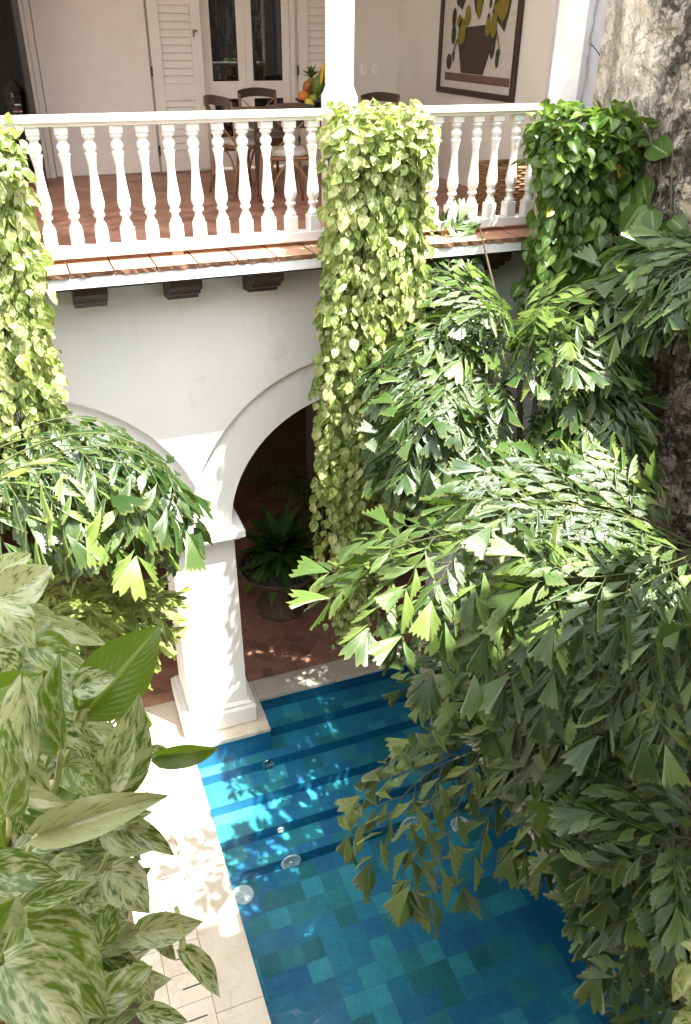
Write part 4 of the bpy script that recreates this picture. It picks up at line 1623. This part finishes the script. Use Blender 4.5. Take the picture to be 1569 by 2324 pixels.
# ================================================================== THINGS IN THE GALLERY
FZ = 4.907
def bistro_chair(label, loc, rz):
    t = thing('bistro_chair', label, 'chair', 'cross back chairs round the gallery table')
    t.location = loc
    t.rotation_euler = (0, 0, rz)
    # +y is the side of the backrest
    for sx in (-1, 1):
        m = MB()
        m.tube([(sx * .185, -.19, .44), (sx * .20, -.215, .2), (sx * .215, -.24, 0)], [.019, .018, .015], 8)
        m.build('leg', M['oak'], t)
        m = MB()
        m.tube([(sx * .215, .29, 0), (sx * .195, .235, .22), (sx * .19, .21, .45), (sx * .20, .235, .66), (sx * .205, .275, .86)], [.015, .018, .02, .018, .016], 8)
        m.build('leg', M['oak'], t)
    m = MB()
    m.box((-.205, -.21, .425), (.205, .20, .455), 0, None, .02)
    m.build('seat', M['oak'], t)
    m = MB()
    a = spine((-.215, .28, .845), (0, .335, .87), (.215, .28, .845), 11)
    V, F = [], []
    for k, p in enumerate(a):
        for dz in (-.042, .042):
            for dy in (-.011, .011):
                V.append((p[0], p[1] + dy, p[2] + dz))
    for k in range(10):
        b = 4 * k
        F += [(b, b + 4, b + 6, b + 2), (b + 1, b + 3, b + 7, b + 5), (b + 2, b + 6, b + 7, b + 3), (b, b + 1, b + 5, b + 4)]
    F += [(0, 2, 3, 1), (40, 41, 43, 42)]
    m.add(V, F)
    m.build('top_rail', M['oak_dark'], t)
    for sx in (-1, 1):
        m = MB()
        q = spine((sx * .195, .215, .48), (0, .265 + .008 * sx, .655), (-sx * .20, .262, .825), 9)
        V, F = [], []
        for p in q:
            for dx, dz in ((-.012, .016), (.012, -.016)):
                for dy in (-.006, .006):
                    V.append((p[0] + dx * sx, p[1] + dy, p[2] + dz * 1.0))
        for k in range(8):
            b = 4 * k
            F += [(b, b + 4, b + 6, b + 2), (b + 1, b + 3, b + 7, b + 5), (b + 2, b + 6, b + 7, b + 3), (b, b + 1, b + 5, b + 4)]
        m.add(V, F)
        m.build('cross_stave', M['oak'], t)
    m = MB()
    for p0, p1, p2 in (((-.205, -.20, .10), (0, -.20, .40), (.205, -.20, .10)), ((-.205, .235, .10), (0, .225, .40), (.205, .235, .10))):
        pass
    m.tube(spine((-.20, .235, .13), (0, .22, .405), (.20, .235, .13), 14), .011, 7)
    m.build('arched_brace', M['oak'], t)
    m = MB()
    m.tube(spine((-.205, -.215, .13), (0, -.20, .405), (.205, -.215, .13), 14), .011, 7)
    m.build('arched_brace', M['oak'], t)
    m = MB()
    V, F = [], []
    for zz, k in ((.458, .96), (.470, 1.0), (.492, 1.0), (.508, .93), (.514, .6)):
        for j in range(20):
            a = 2 * math.pi * j / 20
            c_, s_ = math.cos(a), math.sin(a)
            V.append((.20 * k * math.copysign(abs(c_) ** .6, c_), .195 * k * math.copysign(abs(s_) ** .6, s_) - .005, zz))
    for r_ in range(4):
        for j in range(20):
            F.append((r_ * 20 + j, r_ * 20 + (j + 1) % 20, r_ * 20 + 20 + (j + 1) % 20, r_ * 20 + 20 + j))
    F += [tuple(range(19, -1, -1)), tuple(range(80, 100))]
    m.add(V, F, 0, True)
    c = m.build('cushion', M['cushion'], t)
    for sx in (-1, 1):
        m = MB()
        m.tube([(sx * .17, .19, .47), (sx * .215, .24, .45), (sx * .225, .255, .36), (sx * .21, .262, .27)], .004, 5)
        m.tube([(sx * .215, .235, .455), (sx * .245, .245, .43), (sx * .215, .25, .41), (sx * .19, .25, .40)], .004, 5)
        m.build('tie_string', M['cushion'], c)
    return t
bistro_chair('cross back chair seen from behind with pale cushion and tied strings', (2.42, 1.62, FZ), R(180 - 5))
bistro_chair('cross back chair standing sideways at the left end of the table', (2.24, 2.5, FZ), R(112))
bistro_chair('cross back chair on the far side of the table before the glazed doors', (2.64, 3.0, FZ), R(3))
bistro_chair('dark cross back chair right of the centre post below the light switches', (3.68, 2.05, FZ), R(2))

t = thing('dining_table', 'wooden dining table behind the balusters carrying fruit', 'table')
m = MB()
m.box((2.18, 2.0, 5.625), (3.42, 2.95, 5.665), 0, None, .008)
m.build('tabletop', M['oak'], t)
m = MB()
m.box((2.27, 2.09, 5.53), (3.33, 2.86, 5.624))
m.build('apron', M['oak_dark'], t)
for x in (2.31, 3.29):
    for y in (2.13, 2.82):
        m = MB()
        m.lathe([(.035, 0), (.04, .02), (.028, .06), (.045, .3), (.04, .5), (.045, .53), (.045, .62)], (x, y, FZ), 12)
        m.build('leg', M['oak_dark'], t)
m = MB()
m.box((2.62, 2.12, 5.6665), (3.10, 2.45, 5.670))
tag(m.build('placemat', flat('blue_cloth', (.06, .08, .22), .8)), 'blue cloth placemat on the dining table', 'placemat')
m = MB()
m.box((2.24, 2.3, 5.6665), (2.5, 2.62, 5.672))
tag(m.build('placemat', flat('yellow_cloth', (.42, .40, .06), .8)), 'yellow cloth placemat on the dining table', 'placemat')

# fruit heap
t = thing('fruit_bowl', 'shallow dark bowl under the heap of tropical fruit', 'bowl')
FB = np.array([3.08, 2.6, 5.667])
m = MB()
m.lathe([(.09, 0), (.10, .012), (.20, .055), (.235, .085), (.225, .085), (.19, .06), (.08, .025), (.002, .022)], FB, 24)
m.build('dish', M['darkwood'], t)
def fruit(name, label, cat, c, r, col, rough=.45, rz=0, group=None):
    m = MB()
    m.ball((0, 0, 0), r, 14, 10)
    o = m.build(name, flat(name + '_skin', col, rough))
    o.location = tuple(FB + np.array(c))
    o.rotation_euler = (R(14), R(12), R(rz))
    return tag(o, label, cat, group)
fruit('papaya', 'large green papaya standing in the middle of the fruit heap', 'papaya', (-.005, -.03, .20), (.062, .058, .11), (.10, .17, .025))
fruit('papaya', 'darker green papaya leaning at the right of the fruit heap', 'papaya', (.11, -.03, .19), (.055, .052, .10), (.06, .10, .02), rz=30)
fruit('mango', 'orange mango high on the heap under the bananas', 'mango', (.07, .0, .31), (.05, .042, .065), (.50, .14, .02))
fruit('mango', 'small brown orange mango at the upper left of the heap', 'mango', (-.12, -.02, .20), (.042, .038, .055), (.32, .12, .03))
fruit('orange', 'large orange at the left edge of the fruit heap', 'orange', (-.17, -.05, .11), (.058, .058, .056), (.55, .17, .02))
fruit('lime', 'green lime in front of the papaya', 'lime', (-.09, -.13, .09), (.045, .045, .05), (.20, .28, .03))
fruit('avocado', 'brown avocado at the front of the fruit heap', 'avocado', (.02, -.16, .085), (.06, .048, .042), (.10, .06, .03), rz=20)
fruit('passion_fruit', 'round green fruit at the right of the lime', 'fruit', (.12, -.13, .10), (.045, .045, .045), (.14, .22, .03))
fruit('orange', 'orange at the front right of the fruit heap', 'orange', (.15, -.17, .065), (.05, .05, .05), (.55, .18, .02))
fruit('lemon', 'yellow lemon at the front left of the fruit heap', 'lemon', (-.14, -.16, .06), (.055, .042, .04), (.60, .45, .06))
t = thing('banana_bunch', 'bunch of yellow bananas topping the fruit heap', 'bananas')
for k in range(5):
    m = MB()
    a = R(-40 + 22 * k)
    c_, s_ = math.cos(a), math.sin(a)
    P = [FB + np.array([.10 + .03 * s_ + s_ * u * .12, -.01 - c_ * .015 - c_ * .10 * u, .40 - .20 * u * u + .02 * u]) for u in (0, .15, .35, .55, .75, .92, 1)]
    m.tube(P, [.008, .016, .021, .022, .020, .012, .006], 8)
    m.build('banana', flat('banana_skin', (.62, .44, .03), .5), t)
t = thing('pineapple', 'pineapple with a grey green leaf crown at the left of the heap', 'pineapple')
m = MB()
m.ball(FB + np.array([-.03, .10, .19]), (.055, .055, .09), 14, 10)
m.build('fruit', flat('pineapple_skin', (.30, .20, .05), .7), t)
m = MB()
rng = random.Random(2)
for k in range(26):
    a = k * 2.4
    e = rng.uniform(.3, 1.4)
    d = np.array([math.cos(a) * math.cos(e), math.sin(a) * math.cos(e), math.sin(e)])
    place(m, heart_template(6, 3, .4, .2, wide=.35, lobes=0), FB + np.array([-.03, .10, .27]), d, np.array([-d[0], -d[1], 1.2]), rng.uniform(.09, .14), rng.random())
m.build('leaf_crown', M['darkleaf'], t)

# framed still life on the side wall (flat, as in the picture)
t = thing('framed_picture', 'large black framed still life of a leafy fruit basket on the right hand wall', 'picture')
PXW, PY0, PY1, PZ0, PZ1 = 4.614, 1.27, 2.89, 5.78, 7.45
m = MB()
for a, b in (((PXW - .04, PY0, PZ0), (PXW, PY0 + .055, PZ1)), ((PXW - .04, PY1 - .055, PZ0), (PXW, PY1, PZ1)),
             ((PXW - .04, PY0 + .056, PZ0), (PXW, PY1 - .056, PZ0 + .055)), ((PXW - .04, PY0 + .056, PZ1 - .055), (PXW, PY1 - .056, PZ1))):
    m.box(a, b, 0, None, .004)
m.build('frame', M['darkwood'], t)
m = MB()
m.box((PXW - .015, PY0 + .056, PZ0 + .056), (PXW - .002, PY1 - .056, PZ1 - .056))
m.build('canvas', flat('ivory_canvas', (.60, .565, .50), .8), t)
def art(name, polys, col, lay):
    m = MB()
    for P in polys:
        # P is (u, z): u runs left to right as the viewer sees it, from the far to the near edge
        V = [(PXW - .015 - .003 * lay, PY1 - u, z) for u, z in P]
        m.add(V, [tuple(range(len(V)))])
    m.build(name, flat(name + '_paint', col, .8), t)
def oval(u, z, a, b, n=18, rot=0):
    return [(u + a * math.cos(k * 2 * math.pi / n) * math.cos(rot) - b * math.sin(k * 2 * math.pi / n) * math.sin(rot),
             z + a * math.cos(k * 2 * math.pi / n) * math.sin(rot) + b * math.sin(k * 2 * math.pi / n) * math.cos(rot)) for k in range(n)]
art('painted_shelf', [[(.16, 5.905), (1.52, 5.905), (1.52, 5.98), (.16, 5.98)]], (.16, .10, .07), 1)
art('painted_basket', [[(.52, 5.985), (.99, 5.985), (1.17, 6.33), (.96, 6.42), (.60, 6.40), (.40, 6.30)]], (.07, .045, .032), 1)
art('painted_leaf', [[(.26, 6.98), (.34, 6.60), (.47, 6.55), (.57, 6.72), (.60, 6.98), (.50, 7.3), (.34, 7.25)],
                     [(1.08, 6.52), (1.34, 6.36), (1.40, 6.52), (1.44, 6.70), (1.28, 6.66), (1.12, 6.64)],
                     oval(.62, 7.0, .05, .22, 14, .3), oval(.95, 6.95, .06, .26, 14, -.4), oval(.80, 6.8, .12, .3),
                     oval(.30, 6.48, .045, .09), oval(.31, 6.33, .05, .09), oval(.24, 6.08, .06, .075), oval(1.25, 6.14, .035, .085), oval(.34, 6.13, .02, .05),
                     oval(1.02, 6.47, .03, .05), oval(1.04, 6.60, .028, .045), oval(1.14, 6.30, .06, .17)], (.05, .05, .025), 2)
art('painted_stem', [[(1.26, 6.70), (1.48, 7.15), (1.50, 7.15), (1.285, 6.70)], [(.40, 6.30), (.28, 6.12), (.29, 6.11), (.42, 6.28)], [(1.17, 6.4), (1.30, 6.17), (1.31, 6.18), (1.18, 6.42)]], (.10, .09, .04), 3)
art('painted_fruit', [oval(.50, 6.36, .085, .12), oval(.60, 6.50, .055, .09), oval(.83, 6.60, .055, .13), oval(.82, 6.86, .075, .15), oval(1.14, 6.42, .065, .11), oval(1.03, 6.40, .05, .08),
                      oval(.43, 6.45, .05, .06), [(1.10, 6.56), (1.30, 6.44), (1.38, 6.52), (1.41, 6.64), (1.2, 6.62)]], (.22, .18, .025), 4)

for y_, lab in ((4.17, 'white light switch plate left of its twin on the gallery wall'), (4.32, 'white light switch plate nearer the room corner')):
    t = thing('light_switch', lab, 'switch')
    m = MB()
    m.box((y_ - .037, 4.040, 5.895), (y_ + .037, 4.0495, 6.01), 0, None, .003)
    m.build('plate', M['plastic'], t)
    m = MB()
    m.box((y_ - .013, 4.034, 5.93), (y_ + .013, 4.0395, 5.975), 0, None, .002)
    m.build('rocker', M['cream_paint'], t)

# wicker basket
t = thing('wicker_basket', 'square brown wicker basket behind the last balusters', 'basket')
m = MB()
bx, by, hw, hh = 4.30, .78, .22, .40
for k in range(16):
    z = FZ + .012 + k * .0245
    q = hw * (.90 + .10 * k / 15)
    P = []
    for (a, b) in ((-1, -1), (1, -1), (1, 1), (-1, 1)):
        na, nb = {(-1, -1): (1, -1), (1, -1): (1, 1), (1, 1): (-1, 1), (-1, 1): (-1, -1)}[(a, b)]
        for s_ in range(8):
            f = s_ / 8
            wob = .006 * (1 if (s_ + k) % 2 else -1)
            x, y = a + (na - a) * f, b + (nb - b) * f
            P.append((bx + q * x + wob * (abs(x) > .99) * np.sign(x), by + q * y + wob * (abs(y) > .99) * np.sign(y), z))
    m.tube(P + [P[0]], .0135, 6)
m.build('woven_sides', M['wicker'], t)
m = MB()
m.box((bx - .18, by - .18, FZ), (bx + .18, by + .18, FZ + .02))
m.build('bottom', M['wicker'], t)
m = MB()
for a, b in (((-1, -1), (1, -1)), ((1, -1), (1, 1)), ((1, 1), (-1, 1)), ((-1, 1), (-1, -1))):
    m.tube([(bx + hw * a[0], by + hw * a[1], FZ + hh), (bx + hw * b[0], by + hw * b[1], FZ + hh)], .017, 8)
m.build('rim', M['wicker'], t)

# lantern in the dark doorway
t = thing('lantern', 'dark metal lantern with glass sides hanging in the left doorway', 'lantern')
m = MB()
m.lathe([(.10, 0), (.105, .02), (.10, .03)], (.17, 3.7, 5.48), 6, 0, False)
m.lathe([(.115, 0), (.05, .07), (.03, .09), (.008, .11)], (.17, 3.7, 5.80), 6, 0, False)
m.build('cap_and_base', M['black'], t)
m = MB()
m.lathe([(.085, .03), (.10, .32)], (.17, 3.7, 5.48), 6, 0, False, cap=False)
m.build('glass', M['glass'], t)
m = MB()
m.tube([(.17, 3.7, 5.91), (.17, 3.7, 7.6)], .004, 5)
m.build('chain', M['black'], t)

# cable on the end pier
t = thing('cable', 'grey electric cable running down the pier beside the weathered wall', 'cable')
m = MB()
rng = random.Random(6)
P = [(4.40, -.128, 7.1)]
for k in range(16):
    P.append((4.395 - .001 * k + rng.uniform(-.012, .012), -.130, 6.98 - .08 * k))
m.tube(P, .006, 6)
m.tube([(p[0] + .012 * math.sin(i), p[1] - .006, p[2]) for i, p in enumerate(P[4:])], .004, 6)
m.build('wire', flat('grey_cable', (.34, .34, .36), .5), t)
m = MB()
m.tube([(4.385, -.125, 6.30), (4.385, -.175, 6.28), (4.44, -.20, 6.22)], .004, 6)
m.build('hook', M['black'], t)

# ================================================================== ARCADE HALL
t = thing('pedestal_urn', 'old brown urn with flared fluted foot and wide pebble filled bowl', 'urn')
UB = (2.26, 1.80, .008)
m = MB()
m.lathe([(.33, 0), (.335, .02), (.30, .06), (.20, .14), (.14, .22), (.12, .30), (.125, .33)], UB, 72, 0, True, True, .035, 24)
m.build('fluted_foot', M['urn'], t)
m = MB()
m.lathe([(.12, .331), (.15, .36), (.30, .43), (.44, .53), (.495, .60), (.51, .62), (.515, .645), (.50, .655), (.48, .65), (.46, .62)], UB, 48, 0, True, False)
m.build('bowl', M['urn'], t)
m = MB()
rng = random.Random(9)
for k in range(420):
    a, r_ = rng.uniform(0, 2 * math.pi), .45 * math.sqrt(rng.random())
    s_ = rng.uniform(.018, .034)
    m.ball((UB[0] + r_ * math.cos(a), UB[1] + r_ * math.sin(a), UB[2] + .615 + rng.uniform(0, .015)), (s_, s_ * rng.uniform(.6, 1), s_ * .6), 6, 4)
m.lathe([(.002, .612), (.46, .612), (.46, .606), (.002, .606)], UB, 32)
o = m.build('pebbles', M['pebble'], t)
o['kind'] = 'stuff'
t = thing('urn_plant', 'broad leaved rosette plant growing in the pebble bowl of the urn', 'plant')
m = MB()
rng = random.Random(10)
for k in range(64):
    a = k * 2.39996
    f = k / 64
    e = -.25 + 1.5 * f
    d = np.array([math.cos(a) * math.cos(e), math.sin(a) * math.cos(e), math.sin(e)])
    s_ = rng.uniform(.44, .60)
    place(m, heart_template(9, 5, .25, .35, wide=.36, lobes=0, wavy=.01), np.array(UB) + np.array([0, 0, .66 + .22 * f]) + d * .03, d, np.array([-d[0] * .5, -d[1] * .5, 1.0]), s_, rng.random())
m.build('leaves', M['darkleaf'], t)
m = MB()
m.lathe([(.05, .60), (.06, .70), (.04, .85), (.01, .92)], UB, 10)
m.build('stem', M['vine'], t)

t = thing('hall_picture', 'dim ochre and black picture on the back wall of the arcade hall', 'picture')
m = MB()
m.box((2.0, 5.07, 1.3), (3.0, 5.098, 2.9))
m.build('frame', M['darkwood'], t)
m = MB()
m.box((2.08, 5.060, 1.38), (2.92, 5.069, 2.82))
m.build('canvas', M['orange_art'], t)
t = thing('potted_palm', 'dim feathery palm in a pot beside the grey hall pillar', 'palm')
m = MB()
m.lathe([(.13, 0), (.17, .08), (.21, .30), (.22, .34), (.19, .34), (.002, .31)], (3.35, 2.7, .008), 20)
m.build('pot', M['urn'], t)
m = MB()
st = MB()
rng = random.Random(12)
for k in range(14):
    a = k * 2.4
    e = rng.uniform(.6, 1.3)
    p0 = np.array([3.35, 2.7, .32])
    d = np.array([math.cos(a) * math.cos(e), math.sin(a) * math.cos(e), math.sin(e)])
    Lf = rng.uniform(1.2, 2.0)
    P = [p0 + d * Lf * u + np.array([math.cos(a), math.sin(a), 0]) * .3 * u * u - np.array([0, 0, .5]) * u ** 3 for u in np.linspace(0, 1, 16)]
    st.tube(P, [.012 - .009 * i / 15 for i in range(16)], 5)
    for i in range(4, 16):
        T_ = P[i] - P[i - 1]
        S = np.cross(T_, (0, 0, 1))
        S /= np.linalg.norm(S) + 1e-9
        for sd in (1, -1):
            place(m, heart_template(4, 3, .3, .4, wide=.13, lobes=0), P[i], S * sd + T_ / np.linalg.norm(T_) * .6 - np.array([0, 0, .3]), np.array([0, 0, 1.0]), .36 * (1.1 - .5 * i / 16), rng.random())
m.build('fronds', M['darkleaf'], t)
st.build('stems', M['stem'], t)

# ================================================================== POOL FITTINGS
def disc_fitting(name, label, cat, c, r, facing, mat, star=False, group=None):
    t = thing(name, label, cat, group)
    m = MB()
    m.lathe([(r, 0), (r, .008), (r * .94, .016), (r * .86, .018), (r * .84, .012), (.002, .012)], (0, 0, 0), 36)
    o = m.build('cover', mat, t)
    m = MB()
    if star:
        for k in range(8):
            a = k * math.pi / 4
            c_, s_ = math.cos(a), math.sin(a)
            V = [(.12 * r * c_ - .05 * r * s_, .12 * r * s_ + .05 * r * c_, .0195), (.8 * r * c_ - .10 * r * s_, .8 * r * s_ + .10 * r * c_, .0195),
                 (.8 * r * c_ + .10 * r * s_, .8 * r * s_ - .10 * r * c_, .0195), (.12 * r * c_ + .05 * r * s_, .12 * r * s_ - .05 * r * c_, .0195)]
            m.add([(x, y, .020) for x, y, _ in V] + [(x, y, .010) for x, y, _ in V], [(0, 1, 2, 3), (0, 4, 5, 1), (1, 5, 6, 2), (2, 6, 7, 3), (3, 7, 4, 0)])
        m.lathe([(.16 * r, .010), (.16 * r, .022), (.002, .024)], (0, 0, 0), 16)
        for rr in (.35, .5, .65):
            for k in range(16):
                a = (k + .5) * math.pi / 8
                m.ball((rr * r * math.cos(a), rr * r * math.sin(a), .0115), (.035 * r, .035 * r, .004), 6, 4, 1)
        m.build('star_grille', [mat, M['riser']], t)
    else:
        for k in range(7):
            x = (-.6 + .2 * k) * r
            m.box((x - .03 * r, .25 * r, .0125), (x + .03 * r, .62 * r, .016))
        m.lathe([(.22 * r, .0125), (.20 * r, .026), (.10 * r, .028), (.002, .022)], (0, 0, 0), 18)
        m.build('nozzle', M['chrome'] if mat is M['chrome'] else M['plastic'], t)
    t.location = c
    if facing == 'front':
        t.rotation_euler = (R(90), 0, 0)
    return t
disc_fitting('pool_drain', 'round white drain grille beside the coping on the left', 'drain', (.87, -1.40, -.833), .105, 'up', M['plastic'], True)
disc_fitting('pool_drain', 'round white drain grille under the leaves at the right', 'drain', (3.22, -1.42, -.833), .105, 'up', M['plastic'], True)
disc_fitting('pool_light', 'white oval pool lamp on the lowest step nearest the middle', 'pool lamp', (1.40, -1.256, -.772), .105, 'front', M['plastic'])
disc_fitting('pool_light', 'white pool lamp half hidden behind hanging fronds', 'pool lamp', (2.70, -1.256, -.772), .105, 'front', M['plastic'])
disc_fitting('pool_jet', 'chrome ringed water jet on the upper step', 'jet', (1.45, -.306, -.392), .075, 'front', M['chrome'])
disc_fitting('pool_jet', 'tiny white water jet on a middle step', 'jet', (1.39, -.952, -.642), .035, 'front', M['plastic'])
for x, lab in ((2.05, 'round skimmer lid set in the coping nearer the pillar'), (2.95, 'round skimmer lid set in the coping under the palm')):
    m = MB()
    m.lathe([(.072, .0045), (.074, .007), (.066, .0072), (.064, .0055), (.002, .0058)], (x, .445, 0), 32)
    tag(m.build('skimmer_lid', M['stone']), lab, 'lid')
